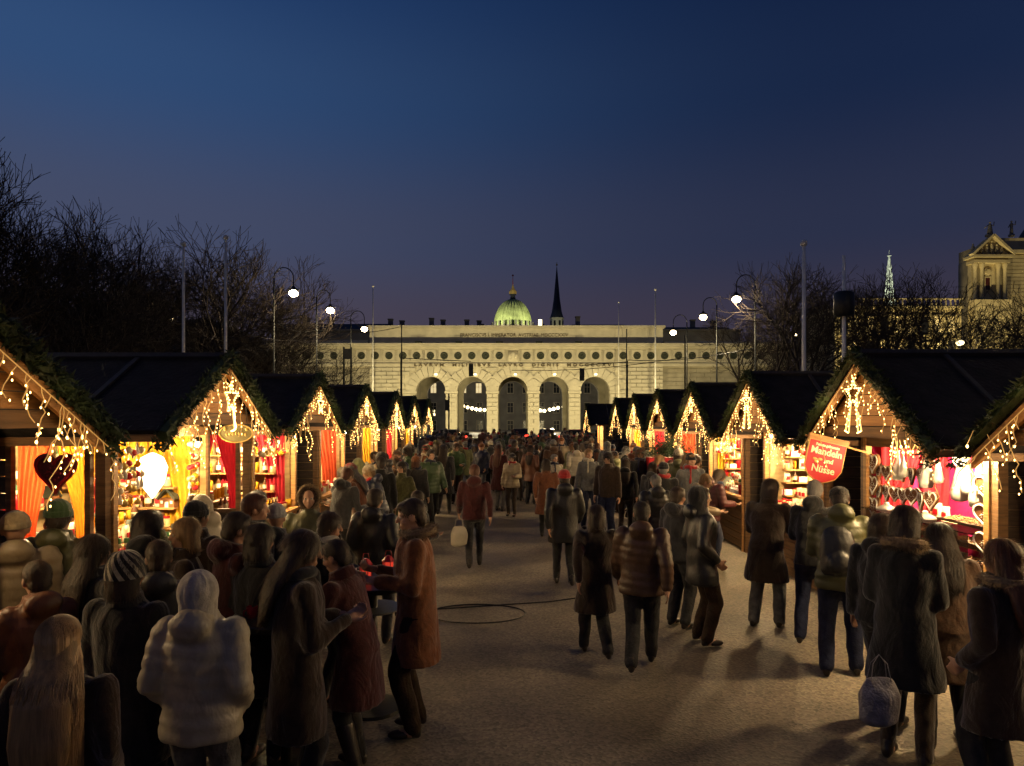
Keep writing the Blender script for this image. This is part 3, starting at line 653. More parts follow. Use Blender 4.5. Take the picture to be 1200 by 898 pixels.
# cars on the road
def car(x, Y, rz, paint, lab):
    t = thing('car', lab, 'car', (x, Y, 0), rz); pm_ = mat('car_paint_'+lab.split()[0], paint, .3, .05, 5, 0, coat=.6)
    m = MB(); m.prism([(-2.1, .35), (-2.15, .75), (-1.9, .95), (1.2, .98), (2.1, .8), (2.15, .35), (1.65, .3), (1.3, .3), (-1.3, .3), (-1.65, .3)], 'y', -.85, .85); ob('body', m.mesh('car_body', pm_), t)
    m = MB(); m.prism([(-1.75, .96), (-1.3, 1.42), (.3, 1.45), (1.1, .98)], 'y', -.72, .72); ob('cabin', m.mesh('car_cabin', GLASS), t)
    m = MB(); m.prism([(-1.32, 1.425), (-1.25, 1.48), (.25, 1.5), (.33, 1.455)], 'y', -.7, .7); ob('roof', m.mesh('car_roof', pm_), t)
    wme = MB(); wme.loft([(-.1, .32, .32), (.1, .32, .32)], 16, Matrix.Rotation(PI/2, 4, 'X')); wm_ = wme.mesh('wheel', BLACK); hub = MB(); hub.loft([(-.11, .18, .18), (.11, .18, .18)], 12, Matrix.Rotation(PI/2, 4, 'X')); hm = hub.mesh('rim', POLE)
    for sx_ in (-1.35, 1.35):
        for sy in (-.8, .8): w = ob('wheel', wm_, t, (sx_, sy, .32)); ob('rim', hm, w)
    for sy in (-.6, .6):
        m = MB(); m.b2(-2.19, -2.12, sy-.17, sy+.17, .68, .85); ob('tail_lamp', m.mesh('tail_lamp', REDL), t)
        m = MB(); m.b2(2.1, 2.17, sy-.17, sy+.17, .55, .72); ob('headlight', m.mesh('headlight', FARL), t)
car(at(682, 0, 66).x, 66, 0, (.4, .02, .02), 'red car passing on the road before the arches on the right')
car(at(610, 0, 72).x, 72, PI/2, (.03, .03, .035), 'black car with red tail lamps driving toward the middle arch')
car(at(641, 0, 70).x, 70, PI/2-.1, (.08, .08, .09), 'grey car with red tail lamps before the second arch from the right')
car(at(520, 0, 66).x, 66, PI, (.02, .05, .16), 'blue car passing on the road before the leftmost arch')
def gpx(mm): pass

# ------------------------------------------------------------------ bare trees
def tree_mesh(seed, H, spread, levels=6, twist=.35, trunk_h=.22, low=False):
    r = random.Random(seed); big = MB(); tw_ = MB()
    def grow(p, d, L, rad, lv):
        n = 3 if lv < 4 else 2; pts = [p]; dd = d.copy()
        for k in range(n):
            dd = (dd+Vector((r.uniform(-1, 1), r.uniform(-1, 1), r.uniform(-.5, .7)))*twist*.5).normalized(); pts.append(pts[-1]+dd*L/n)
        r1 = rad*.68; rads = [rad+(r1-rad)*k/n for k in range(n+1)]
        rads = [max(q_, (.019 if lv < 6 else .0095)) for q_ in rads]
        (big if lv < 4 else tw_).tube(pts, rads, 6 if lv < 3 else 3, cap=False)
        if lv >= levels: return
        nc = r.choice((2, 3, 3)) if lv < 5 else 3
        for k in range(nc):
            ax = Vector((r.uniform(-1, 1), r.uniform(-1, 1), r.uniform(-1, 1))).normalized()
            nd = (Matrix.Rotation(r.uniform(.3, .85)*(spread if lv < 3 else 1), 3, dd.cross(ax).normalized()) @ dd)
            nd.z += .1; nd.normalize()
            grow(pts[-1] if k < 2 else pts[-2], nd, L*r.uniform(.68, .86), r1*(.82 if k else .95), lv+1)
        if 0 < lv < 5:
            ax = Vector((r.uniform(-1, 1), r.uniform(-1, 1), r.uniform(-1, 1))).normalized()
            grow(pts[1], (Matrix.Rotation(.9, 3, dd.cross(ax).normalized()) @ dd), L*.55, r1*.5, lv+2 if lv < 4 else lv+1)
    grow(Vector((0, 0, 0)), Vector((0, 0, 1)), H*trunk_h, H*.017, 0)
    zs_ = max(v[2] for v in tw_.v) if tw_.v else H
    k = H/zs_
    big.v = [(a*k, b*k, c*k) for a, b, c in big.v]; tw_.v = [(a*k, b*k, c*k) for a, b, c in tw_.v]
    return big.fastmesh('trunk', BARK, True), tw_.fastmesh('twigs', TWIG)
TV = [tree_mesh(11, 13, 1.0, 7), tree_mesh(23, 13, .8, 7), tree_mesh(37, 13, 1.2, 7), tree_mesh(41, 13, .6, 7), tree_mesh(59, 13, 1.0, 7)]
trees = [ # px, top py, Y, variant, rz, label
 (-55, 150, 22, 0, 0, 'tall bare tree cut off by the left edge of the photo'),
 (-12, 172, 24, 3, 4.4, 'highest bare crown reaching in from the left edge'),
 (8, 178, 27, 1, 1, 'tallest bare tree at the far left with twigs against the blue sky'),
 (45, 262, 30, 2, 2, 'bare tree with dense dark crown right of the tallest one'),
 (110, 236, 33, 3, 3, 'bare tree whose thin top pokes above the dark mass on the left'),
 (78, 285, 26, 4, 2.2, 'low bare tree with tangled twigs behind the first dark roof'),
 (150, 300, 40, 1, 4, 'slim bare tree between the dark mass and the first flagpole'),
 (182, 292, 46, 3, 5, 'upright bare tree left of the first flagpole'),
 (20, 300, 36, 4, 5.1, 'bare tree filling the back of the dark mass at the far left'),
 (132, 330, 32, 0, .5, 'short bare tree under the slim one on the left'),
 (240, 300, 48, 2, .7, 'bare tree between the two pale flagpoles'),
 (262, 284, 46, 4, .2, 'rounded bare crown between and behind the two flagpoles'),
 (277, 276, 44, 0, 1.7, 'wide bare tree behind the second flagpole, its crown spread to the right'),
 (322, 305, 52, 1, 2.5, 'bare tree lit by the highest left street lamp'),
 (345, 385, 56, 4, 3.2, 'small bare tree with lit twigs in front of the left wing of the gate'),
 (395, 398, 60, 2, 4.4, 'low spreading bare tree before the left part of the gate'),
 (880, 355, 60, 4, .3, 'small bare tree with lit reddish twigs beside the highest right lamp'),
 (912, 296, 44, 1, 3.9, 'bare tree just left of the thick flagpole with a spiky top'),
 (960, 310, 48, 0, 2.9, 'bare tree between the thick flagpole and the drum mast'),
 (955, 300, 42, 4, 1.0, 'broad dark bare tree behind the thick flagpole'),
 
 (1000, 330, 52, 2, .9, 'bare tree behind the mast with the dark drum'),
 (1036, 308, 50, 3, 2.1, 'bare tree in front of the floodlit openwork tower'),
 (1085, 322, 46, 1, 1.1, 'fine twigged bare tree before the lit museum wing'),
 (1132, 345, 44, 2, 3.4, 'bare tree at the foot of the museum pavilion'),
 (1160, 338, 34, 4, .2, 'dark dense bare tree under the museum pediment'),
 (1192, 330, 30, 0, 2.4, 'dark bare tree at the right edge of the photo'),
 (1230, 300, 28, 1, 3.1, 'bare tree cut off by the right edge of the photo'),
 (28, 236, 34, 0, 4.1, 'bare tree with a broad crown behind the tallest one at far left'),
 (92, 262, 42, 1, .4, 'bare tree filling the gap left of the thin topped one'),
 (60, 330, 52, 4, 1.2, 'far bare tree closing the dark mass on the left'),
 (125, 290, 46, 0, 2.8, 'far bare tree behind the thin topped one on the left'),
 (205, 330, 56, 1, 3.3, 'far bare tree behind the first pale flagpole'),
 (1075, 366, 38, 2, 5.9, 'low tangled bare tree behind the near right stall roof'),
]
for px, top, Y, v, rz, lab in trees:
    p = at(px, top, Y); s = p.z/13
    t = thing('bare_tree', lab, 'tree', (p.x, Y, 0), rz, 'bare trees round the market'); t.scale = (s, s, s)
    ob('trunk', TV[v][0], t); ob('twigs', TV[v][1], t, stuff=True)

# ------------------------------------------------------------------ market stalls
OV = .7; DEP = 3.0; WH = 1.08     # canopy depth, ridge length, half width of walls
def build_kit(eave, ridge, WT):
    global WH, EAVE, RIDGE, HW, SL, SLL, roof_z, PANW, rp, rs, rsm, rc, rcm, gbm, GT, beam_m, bgm, fas, pst, jamb, fboard, sboard, counter_m, liner, backl, ceil_m, shelf_m, lintel, GAR, LIT, STAR
    EAVE, RIDGE = eave, ridge; HW = 1.3; WH = 1.02 if WT > 2.4 else 1.16
    SL = math.atan2(RIDGE-EAVE, HW); SLL = math.hypot(RIDGE-EAVE, HW)
    def roof_z(y): return RIDGE-(RIDGE-EAVE)*abs(y)/HW
    # shared stall meshes
    def mk_roof_panel(w):
        m = MB(); m.b2(-w/2+.006, w/2-.006, 0, SLL, -.04, 0); return m.mesh('roof_panel', ROOF)
    PANW = (OV+DEP)/4
    rp = mk_roof_panel(PANW); rs = MB(); rs.b2(-.025, .025, 0, SLL, .003, .028); rsm = rs.mesh('roof_strip', STRIP)
    rc = MB(); rc.tube([(OV, 0, RIDGE+.015), (-DEP, 0, RIDGE+.015)], .05, 6); rcm = rc.mesh('ridge_cap', STRIP)
    gbm = []
    z = WT+.12; GT = RIDGE-.12
    while z < GT:
        z2 = min(z+.115, GT); w0 = HW*(RIDGE-.06-z)/(RIDGE-EAVE); w1 = max(.01, HW*(RIDGE-.06-z2)/(RIDGE-EAVE))
        m = MB(); m.prism([(-w0, z+.004), (w0, z+.004), (w1, z2-.004), (-w1, z2-.004)], 'x', OV-.16, OV-.135); gbm.append(m.mesh('gable_board', WOODL)); z = z2
    m = MB(); m.b2(OV-.19, OV-.1, -1.02, 1.02, WT, WT+.115); beam_m = m.mesh('beam', WOOD)
    def barge(s):
        m = MB(); m.prism([(s*(HW+.0), EAVE-.16), (s*(HW+.0), EAVE-.045), (0, RIDGE-.045), (0, RIDGE-.17)], 'x', OV-.03, OV+.0); return m.mesh('barge_board', WOODL)
    bgm = [barge(-1), barge(1)]
    m = MB(); m.b2(-DEP, OV-.04, -.025, .025, -.11, -.045); fas = m.mesh('eaves_board', WOOD)
    def post_m(h, w=.09):
        m = MB(); m.b2(-w/2, w/2, -w/2, w/2, 0, h); return m.mesh('post', WOOD)
    pst = post_m(WT-.02); jamb = post_m(WT-.02, .07)
    m = MB(); m.b2(-.02, .02, -WH+.05, WH-.05, .004, .126); fboard = m.mesh('wall_board', WOOD)
    m = MB(); m.b2(-DEP+.15, -.05, -.015, .015, .004, .146); sboard = m.mesh('wall_board', WOODD)
    m = MB(); m.b2(-.36, .14, -WH+.04, WH-.04, .985, 1.03); counter_m = m.mesh('counter', WOODL)
    m = MB(); m.b2(-DEP+.1, -.06, -.01, .01, .02, WT); liner = m.mesh('lining', LINE)
    m = MB(); m.b2(-.012, .012, -WH+.03, WH-.03, .02, WT); backl = m.mesh('lining', LINE)
    m = MB(); m.b2(-DEP+.1, -.05, -WH, WH, WT+.001, WT+.03); ceil_m = m.mesh('ceiling', LINE)
    m = MB(); m.b2(-.14, .14, -WH+.06, WH-.06, 0, .02); shelf_m = m.mesh('shelf', WOODL)
    m = MB(); m.b2(-.06, .06, -WH, WH, WT-.13, WT-.03); lintel = m.mesh('lintel', WOOD)
    # fir garland along both rakes
    def garland_mesh(seed):
        r = random.Random(seed); m = MB()
        for s in (-1, 1):
            for k in range(1500):
                u = r.random(); y = s*(HW+.1)*u; zc_ = RIDGE+.03-(RIDGE-EAVE+.07)*u
                a = r.uniform(0, 2*PI); rr = .062*math.sqrt(r.random())*(1.5 if u > .93 else 1)
                c = Vector((OV+.03+rr*math.cos(a), y+rr*math.sin(a)*.7, zc_+rr*math.sin(a)+(-.1*r.random() if u > .9 else 0)))
                d = Vector((r.uniform(-.6, 1), r.uniform(-1, 1), r.uniform(-1, .8))).normalized()*r.uniform(.04, .095)
                b = d.orthogonal().normalized()*.012
                m.add([c-b, c+b, c+d], [(0, 1, 2)])
            m.tube([(OV+.03, 0, RIDGE+.03), (OV+.03, s*(HW+.1), EAVE-.04)], .05, 5)
        return m.fastmesh('garland', GREEN)
    GAR = [garland_mesh(1), garland_mesh(2)]
    # icicle light nets on the gable
    def lights_mesh(seed, dens=1.0):
        r = random.Random(seed); c = MB(); b = MB()
        for s in (-1, 1):
            n = int(24*dens)
            top = [Vector((OV+.03, s*(.04+(HW+.05)*k/n), roof_z(.04+(HW+.05)*k/n)-.12)) for k in range(n+1)]
            c.tube(top, .005, 4)
            for k in range(n):
                u = k/n
                for rep in range(1 if r.random() < .5 else 2):
                    p = top[k].lerp(top[k+1], r.random()).copy(); L = r.uniform(.05, .42)*(.35+1.1*math.sin(min(1, u+.15)*PI)+.4*u)*(.45+abs(math.sin(k*1.1+seed))); pts = [p.copy()]; q_ = 0; sgn = r.choice((-1, 1))
                    while q_ < L:
                        q_ += .05; sgn = -sgn if r.random() < .35 else sgn
                        p = p+Vector((r.uniform(-.012, .012), sgn*r.uniform(.004, .04), -.04)); pts.append(p.copy())
                        if r.random() < .5:
                            e = p+Vector((.01, r.uniform(-.02, .02), -.012)); b.ell(e, (.0052, .0052, .0085), n=5, m=4)
                    c.tube(pts, .0038, 3)
        return c.fastmesh('cord', CORD), b.fastmesh('bulbs', BULB, True)
    LIT = [lights_mesh(5, .68), lights_mesh(6, .75), lights_mesh(8, .62), lights_mesh(9, .6), lights_mesh(12, .5)]
    def star_mesh(kind):
        m = MB(); b = MB(); cz = RIDGE-.42; x = OV+.04
        pts = []
        for k in range(11):
            a = PI/2+2*PI*k/10; r_ = .17 if k % 2 == 0 else .07; pts.append(Vector((x, r_*math.cos(a), cz+r_*math.sin(a))))
        m.tube(pts, .008, 5)
        lines = [pts]
        if kind == 1:     # comet: two tails hanging down
            for s in (-1, 1):
                t = [Vector((x, s*.05, cz-.08)), Vector((x, s*.075, cz-.22)), Vector((x, s*.1, cz-.42)), Vector((x, s*.17, cz-.40)), Vector((x, s*.10, cz-.2))]
                m.tube(t, .008, 5); lines.append(t)
        if kind == 2:     # small bell like figure
            t = [Vector((x, .02*math.sin(k*1.3)+.09*math.sin(k/8*PI)*(1 if k < 8 else -1), cz-.1-.25*abs(math.sin(k/16*PI)))) for k in range(17)]; m.tube(t, .008, 5); lines.append(t)
        for L in lines:
            for i in range(len(L)-1):
                for u in (0, .33, .66): b.ell(L[i].lerp(L[i+1], u)+Vector((.008, 0, 0)), .008, n=5, m=4)
        return m.mesh('tube', STARM), b.mesh('bulbs', BULB, True)
    STAR = [star_mesh(0), star_mesh(1), star_mesh(2)]
def curtain_mesh(w0, w1, z0, z1, side, m_, folds=6, tie=None, amp=.018, name='curtain'):
    """pleated cloth in the local xz plane; side -1 hangs from the left edge, +1 from the right"""
    nu, nv = folds*6, 14; vs = []
    for j in range(nv+1):
        t = j/nv; z = z1+(z0-z1)*t; w = w0+(w1-w0)*(math.sin(min(1, t*1.15)*PI/2)**1.6)
        for i in range(nu+1):
            u = i/nu; x = -side*(w*u); y = amp*math.sin(u*folds*2*PI+t*.8)*(1-.2*t)+.006*math.sin(9*t+u*3)
            vs.append((x, y, z))
    n1 = nu+1
    fs = [(j*n1+i, j*n1+i+1, (j+1)*n1+i+1, (j+1)*n1+i) for j in range(nv) for i in range(nu)]
    mm = MB(); mm.add(vs, fs); return mm.fastmesh(name, m_, True)

# goods: one mesh per kind
def heart_poly(w, h, n=28):
    P = []
    for k in range(n):
        t = 2*PI*k/n; x = 16*math.sin(t)**3; y = 13*math.cos(t)-5*math.cos(2*t)-2*math.cos(3*t)-math.cos(4*t)
        P.append((x/16*w/2, (y+2.5)/14.5*h/2))
    return P
def heart(w, th, mat_, ic=ICING, name='gingerbread_heart'):
    """returns list of (part name, mesh) in local coordinates, front toward -y"""
    m = MB(); P = heart_poly(w, w)
    m.prism([(a*.95, b*.95) for a, b in P], 'y', -th/2, -th/2+.006); m.prism(P, 'y', -th/2+.006, th/2)
    edge = MB(); edge.tube([(a*.86, -th/2-.004, b*.86) for a, b in P+[P[0]]], .012*w/.2*.6, 5)
    deco = MB(); r = random.Random(4)
    for k in range(9):
        a = 2*PI*k/9; deco.ell((.16*w*math.cos(a), -th/2-.004, .15*w*math.sin(a)+.02*w), .022*w, n=6, m=4)
    deco.tube([(-.22*w, -th/2-.004, .02*w), (-.1*w, -th/2-.004, .07*w), (0, -th/2-.004, .0), (.1*w, -th/2-.004, .07*w), (.22*w, -th/2-.004, .02*w)], .01*w, 5)
    return [('cake', m.mesh('cake', mat_, False)), ('icing_edge', edge.mesh('icing_edge', ic, True)), ('icing_motif', deco.mesh('icing_motif', ic, True))]
HEART = heart(.2, .025, GINGER)
def G(parts_): return parts_
def bottle():
    m = MB(); m.loft([(0, .032, .032), (.13, .034, .034), (.165, .014, .014), (.2, .013, .013)], 10); c = MB(); c.loft([(.2, .016, .016), (.225, .016, .016)], 8); l = MB(); l.loft([(.04, .0355, .0355), (.1, .0355, .0355)], 10)
    return [('glass', m.mesh('bottle_glass', BROWNP, True)), ('cap', c.mesh('cap', GOLDP)), ('paper_label', l.mesh('paper_label', CREAM))]
def jar():
    m = MB(); m.loft([(0, .04, .04), (.01, .045, .045), (.09, .045, .045), (.1, .036, .036)], 10); c = MB(); c.loft([(.1, .04, .04), (.125, .04, .04)], 10)
    return [('glass', m.mesh('jar_glass', GLASSJ, True)), ('lid', c.mesh('lid', REDP))]
def packet():
    m = MB(); m.loft([(0, .055, .03), (.02, .06, .035), (.13, .055, .028), (.17, .06, .004)], 8); c = MB(); c.b2(-.03, .03, -.04, -.03, .04, .1)
    return [('bag', m.mesh('packet_bag', CREAM, True)), ('paper_label', c.mesh('paper_label', REDP))]
def box_():
    m = MB(); m.b2(-.06, .06, -.04, .04, 0, .08); c = MB(); c.b2(-.062, .062, -.012, .012, .0, .083); return [('carton', m.mesh('carton', WHITEP)), ('ribbon', c.mesh('ribbon', REDP))]
def nutcracker():
    m = MB(); m.loft([(0, .035, .03), (.09, .03, .028), (.1, .04, .03), (.17, .035, .03), (.18, .012, .012)], 10); h = MB(); h.ell((0, 0, .205), .032, n=10, m=8); k = MB(); k.loft([(.225, .03, .03), (.275, .026, .026)], 10)
    a = MB(); a.tube([(-.04, 0, .16), (-.05, -.01, .1)], .01, 6); a.tube([(.04, 0, .16), (.05, -.01, .1)], .01, 6)
    return [('body', m.mesh('doll_body', REDP, True)), ('head', h.mesh('doll_head', CREAM, True)), ('hat', k.mesh('doll_hat', GRN)), ('arms', a.mesh('doll_arms', REDP))]
def bauble():
    m = MB(); m.ell((0, 0, -.13), .04, n=12, m=8); c = MB(); c.loft([(-.095, .01, .01), (-.08, .01, .01)], 6); c.tube([(0, 0, -.08), (0, 0, 0)], .002, 4)
    return [('ball', m.mesh('ball', REDP, True)), ('hanger', c.mesh('hanger', GOLDP))]
def candle():
    m = MB(); m.loft([(0, .028, .028), (.14, .026, .026)], 10); c = MB(); c.tube([(0, 0, .14), (.003, 0, .155)], .002, 4); return [('wax', m.mesh('wax', YEC, True)), ('wick', c.mesh('wick', BLACK))]
def house():
    m = MB(); m.b2(-.09, .09, -.06, .06, 0, .1); r_ = MB(); r_.prism([(-.12, .095), (0, .22), (.12, .095), (.1, .08), (0, .19), (-.1, .08)], 'y', -.08, .08); w = MB(); w.b2(-.02, .02, -.064, -.06, .0, .06); w.b2(-.07, -.045, -.064, -.06, .04, .07); w.b2(.045, .07, -.064, -.06, .04, .07)
    return [('walls', m.mesh('house_walls', GINGER)), ('roof', r_.mesh('house_roof', BRONZE)), ('windows', w.mesh('house_windows', ICING))]
def gman():
    P = Matrix(); m = MB(); m.ell((0, 0, .2), (.045, .012, .045), n=12, m=6); m.ell((0, 0, .11), (.04, .012, .06), n=12, m=6)
    for s in (-1, 1): m.cap((s*.02, 0, .15), (s*.075, 0, .13), .016, .018, 8, .7); m.cap((s*.02, 0, .07), (s*.035, 0, .02), .019, .021, 8, .7)
    e = MB(); e.ell((-.015, -.013, .21), .005, n=6, m=4); e.ell((.015, -.013, .21), .005, n=6, m=4)
    for z_ in (.09, .115, .14): e.ell((0, -.013, z_), .006, n=6, m=4)
    e.tube([(-.018, -.012, .19), (0, -.013, .183), (.018, -.012, .19)], .003, 4)
    return [('biscuit', m.mesh('biscuit', GINGER, True)), ('icing', e.mesh('icing', ICING))]
def cone_bag():
    m = MB(); m.loft([(-.40, .03, .03), (-.385, .065, .06), (-.33, .075, .07), (-.2, .045, .045), (-.05, .012, .012), (-.03, .008, .008), (0, .026, .02)], 12); c = MB(); c.loft([(-.045, .015, .015), (-.025, .015, .015)], 8); c.tube([(0, 0, -.03), (0, 0, .06)], .003, 4)
    n_ = MB(); r = random.Random(2)
    for k in range(40): a = r.uniform(0, 2*PI); q_ = .06*math.sqrt(r.random()); n_.ell((q_*math.cos(a), q_*math.sin(a), -.40+r.random()*.09), .014, n=5, m=4)
    return [('wrapper', m.mesh('cone_wrapper', CELLO, True)), ('tie', c.mesh('tie', GOLDP)), ]
def tray():
    m = MB(); m.b2(-.16, .16, -.12, .12, 0, .015); 
    for s in (-1, 1): m.b2(-.16, .16, s*.12-.008*s-.008, s*.12-.008*s+.008, .016, .05); m.b2(s*.16-.016*(s > 0), s*.16+.016*(s < 0), -.1, .1, .016, .05)
    n_ = MB(); r = random.Random(5)
    for k in range(150):
        a, b_ = r.uniform(-.14, .14), r.uniform(-.09, .09); n_.ell((a, b_, .02+.05*math.exp(-(a*a*60+b_*b_*90))*r.random()+.012), (.013, .01, .009), n=5, m=4)
    return [('tray_base', m.mesh('tray_base', WOODD)), ('nuts', n_.mesh('nuts', NUTS, True))]
GOODS = {'bottle': (bottle(), 'bottle', 'brown bottle with a gold cap'), 'jar': (jar(), 'jar', 'glass jar with a red lid'),
 'packet': (packet(), 'packet', 'cream packet with a red label'), 'gift_box': (box_(), 'box', 'small white box with a red ribbon'), 'wooden_doll': (nutcracker(), 'toy', 'red wooden doll with green hat'),
 'bauble': (bauble(), 'bauble', 'shiny red bauble on a gold cord'), 'candle': (candle(), 'candle', 'yellow wax candle'), 'toy_house': (house(), 'toy house', 'brown model house with dark roof'),
 'gingerbread_man': (gman(), 'biscuit', 'gingerbread man with white icing'), 'cone_bag': (cone_bag(), 'sweet bag', 'white cone shaped bag of sweets'), 'nut_tray': (tray(), 'tray', 'flat tray heaped with roasted nuts'),
 'gingerbread_heart': (HEART, 'gingerbread heart', 'gingerbread heart with white icing')}
cur_T = None
def good(kind, loc, rz=0, where='', scale=1, color=None):
    parts_, cat, lab = GOODS[kind]; p = cur_T @ Vector(loc)
    t = thing(kind, lab+' '+where, cat, p, cur_T.to_euler().z+rz, kind.replace('_', ' ')+' '+where); t.scale = (scale,)*3
    for i, (n_, me) in enumerate(parts_): ob(n_, me, t, m=color if (i == 0 and color) else None)
    return t

def make_stall(side, Y, idx, lab, curt, lamp_pos=(-.9, .2, 2.05), power=1.0, lin=None, boards=True, sidewin=False, post=True, star=0, lv=0):
    X = (-3.7 if side < 0 else 4.4); rz = 0 if side < 0 else PI
    t = thing('market_stall', lab, 'market stall', (X, Y, 0), rz, 'market stalls in two rows')
    near = -1 if side < 0 else 1          # local y of the end wall that faces the camera
    ext = OV if side < 0 else OV
    for s in (-1, 1):
        rot = Matrix.Rotation(-SL*s, 4, 'X')
        for k in range(4):
            o = ob('roof_panel', rp, t); o.matrix_local = Matrix.Translation((OV-PANW*(k+.5), 0, RIDGE)) @ (Matrix.Rotation(-SL, 4, 'X') if s > 0 else Matrix.Rotation(PI, 4, 'Z') @ Matrix.Rotation(-SL, 4, 'X'))
        for k in range(1, 4):
            o = ob('roof_strip', rsm, t); o.matrix_local = Matrix.Translation((OV-PANW*k, 0, RIDGE)) @ (Matrix.Rotation(-SL, 4, 'X') if s > 0 else Matrix.Rotation(PI, 4, 'Z') @ Matrix.Rotation(-SL, 4, 'X'))
        ob('eaves_board', fas, t, (0, s*(HW-.03), EAVE+.01))
    ob('ridge_cap', rcm, t)
    for g in gbm: ob('gable_board', g, t)
    ob('beam', beam_m, t)
    for b in bgm: ob('barge_board', b, t)
    for s in (-1, 1):
        ob('post', pst, t, (0, s*(WH+.0), 0)); ob('jamb', jamb, t, (.03, s*(WH-.085), 0), m=WOODL); ob('post', pst, t, (-DEP+.1, s*WH, 0))
    ob('lintel', lintel, t)
    ob('counter', counter_m, t)
    n = 7
    for k in range(n): ob('wall_board', fboard, t, (R.uniform(-.004, .004), 0, .03+k*.135))
    # end wall toward the camera
    if sidewin:
        wx0, wx1, wz0, wz1 = -.80, -.14, 1.25, 2.33
        m = MB(); m.b2(wx0-.05, wx0, -.03, .03, wz0-.05, wz1+.05); m.b2(wx1, wx1+.05, -.03, .03, wz0-.05, wz1+.05); m.b2(wx0, wx1, -.03, .03, wz1, wz1+.05); m.b2(wx0, wx1, -.03, .03, wz0-.05, wz0); ob('window_frame', m.mesh('window_frame', WOOD), t, (0, near*(WH+.02), 0))
        for k in range(15):
            z_ = .03+k*.15
            if z_ < wz1-.02 and z_+.14 > wz0:
                m = MB(); m.b2(-DEP+.15, wx0-.06, -.015, .015, .004, .146); ob('wall_board', m.mesh('wall_board', WOODD), t, (0, near*(WH+.02), z_))
            else: ob('wall_board', sboard, t, (0, near*(WH+.02), z_))
        c0, c1 = sidewin
        o = ob('curtain', curtain_mesh(.345, .16, wz0-.05, wz1+.03, -1, c0), t, (wx0-.02, near*(WH-.06), 0))
        o = ob('curtain', curtain_mesh(.345, .16, wz0-.05, wz1+.03, 1, c1), t, (wx1+.02, near*(WH-.06), 0))
    else:
        for k in range(int((WTOP-.03)/.15)): ob('wall_board', sboard, t, (0, near*(WH+.02), .03+k*.15))
        ob('lining', liner, t, (0, near*(WH-.02), 0))
    m = MB(); m.b2(-DEP+.1, -.05, -.015, .015, .0, 2.3); ob('end_wall', m.mesh('end_wall', WOODD), t, (0, -near*(WH+.02), 0))
    ob('lining', liner, t, (0, -near*(WH-.02), 0), m=lin); ob('lining', backl, t, (-1.75 if not lin else -.95, 0, 0), m=lin); ob('ceiling', ceil_m, t)
    m = MB(); m.b2(-DEP+.1, -DEP+.13, -WH, WH, 0, WTOP-.01); ob('back_wall', m.mesh('back_wall', WOODD), t)
    for z_ in (1.15, 1.5, 1.85): ob('shelf', shelf_m, t, (-1.6, 0, z_))
    for a_, b_ in ((-.48, 1.15), (-.68, 1.3)):
        ob('shelf', shelf_m, t, (a_, 0, b_))
    if curt:
    
        # curtains gathered at the far jamb and a swag at the near jamb of the counter opening
        o = ob('curtain', curtain_mesh(.5, .3, 1.05, WTOP-.1, 1, curt, 5), t, (-.10, -near*(WH-.16), 0), (0, 0, 0))
        o = ob('curtain', curtain_mesh(.7, .55, 1.2, WTOP-.1, 1, curt, 6), t, (-.62, -near*(WH-.14), 0))
    # lamp under the ceiling
    lt = light('stall_light', 'POINT', lamp_pos, L_STALL*power, WARM, t, .09)
    fp_ = (.22, (-near*.35 if lin is None else .98), 2.24); light('canopy_light', 'POINT', fp_, L_STALL*power*(.2 if side < 0 else .4), WARM, t, .06)
    m = MB(); m.loft([(lamp_pos[2]+.10, .10, .10), (lamp_pos[2]+.2, .03, .03)], 12, Matrix.Translation((lamp_pos[0], lamp_pos[1], 0))); m.tube([(lamp_pos[0], lamp_pos[1], lamp_pos[2]+.2), (lamp_pos[0], lamp_pos[1], 2.31)], .006, 5)
    L = tag(ob('hanging_lamp', None, None), 'lamp', 'lamp') if False else thing('hanging_lamp', 'bright round lamp hanging inside the '+lab.split(',')[0], 'lamp', t.matrix_basis @ Vector((0, 0, 0)) if False else (X, Y, 0), rz)
    ob('lamp_shade', m.mesh('lamp_shade', IRON, True), L)
    m = MB(); m.ell(lamp_pos, (.075, .075, .085), n=12, m=8); ob('bulb', m.mesh('bulb', LAMPW, True), L)
    L2 = thing('canopy_lamp', 'small bright lamp under the canopy of the '+lab.split(',')[0], 'lamp', (X, Y, 0), rz)
    m = MB(); m.loft([(2.25, .05, .05), (2.29, .05, .05), (2.30, .02, .02)], 10, Matrix.Translation((fp_[0], fp_[1], 0))); ob('lamp_cap', m.mesh('lamp_cap', IRON, True), L2); m = MB(); m.ell((fp_[0], fp_[1], 2.22), (.03, .03, .035), n=10, m=8); ob('bulb', m.mesh('bulb', LAMPW, True), L2)
    # decorations on top of it: things of their own
    bn = lab.split(',')[0]
    g = ob('fir_garland', GAR[idx % 2], None, (X, Y, 0), (0, 0, rz)); tag(g, 'dark fir garland along the gable of the '+bn, 'garland', 'fir garlands on the gables')
    sl = thing('string_lights', 'warm icicle lights hanging from the gable of the '+bn, 'string lights', (X, Y, 0), rz, 'icicle lights on the gables')
    li = (3+idx % 2) if Y < 9 else idx % 3; ob('cord', LIT[li][0], sl); ob('bulbs', LIT[li][1], sl, stuff=True)
    st = thing('light_star', 'glowing star shaped light at the gable top of the '+bn, 'light ornament', (X, Y, 0), rz, 'light stars on the gables')
    for s in (-.55, .5): light('string_glow', 'POINT', (OV+.16, s, 2.62), 2.6*power, WARM2, sl, .12)
    ob('tube', STAR[star][0], st); ob('bulbs', STAR[star][1], st, stuff=True)
    return t, Matrix.Translation((X, Y, 0)) @ Matrix.Rotation(rz, 4, 'Z')

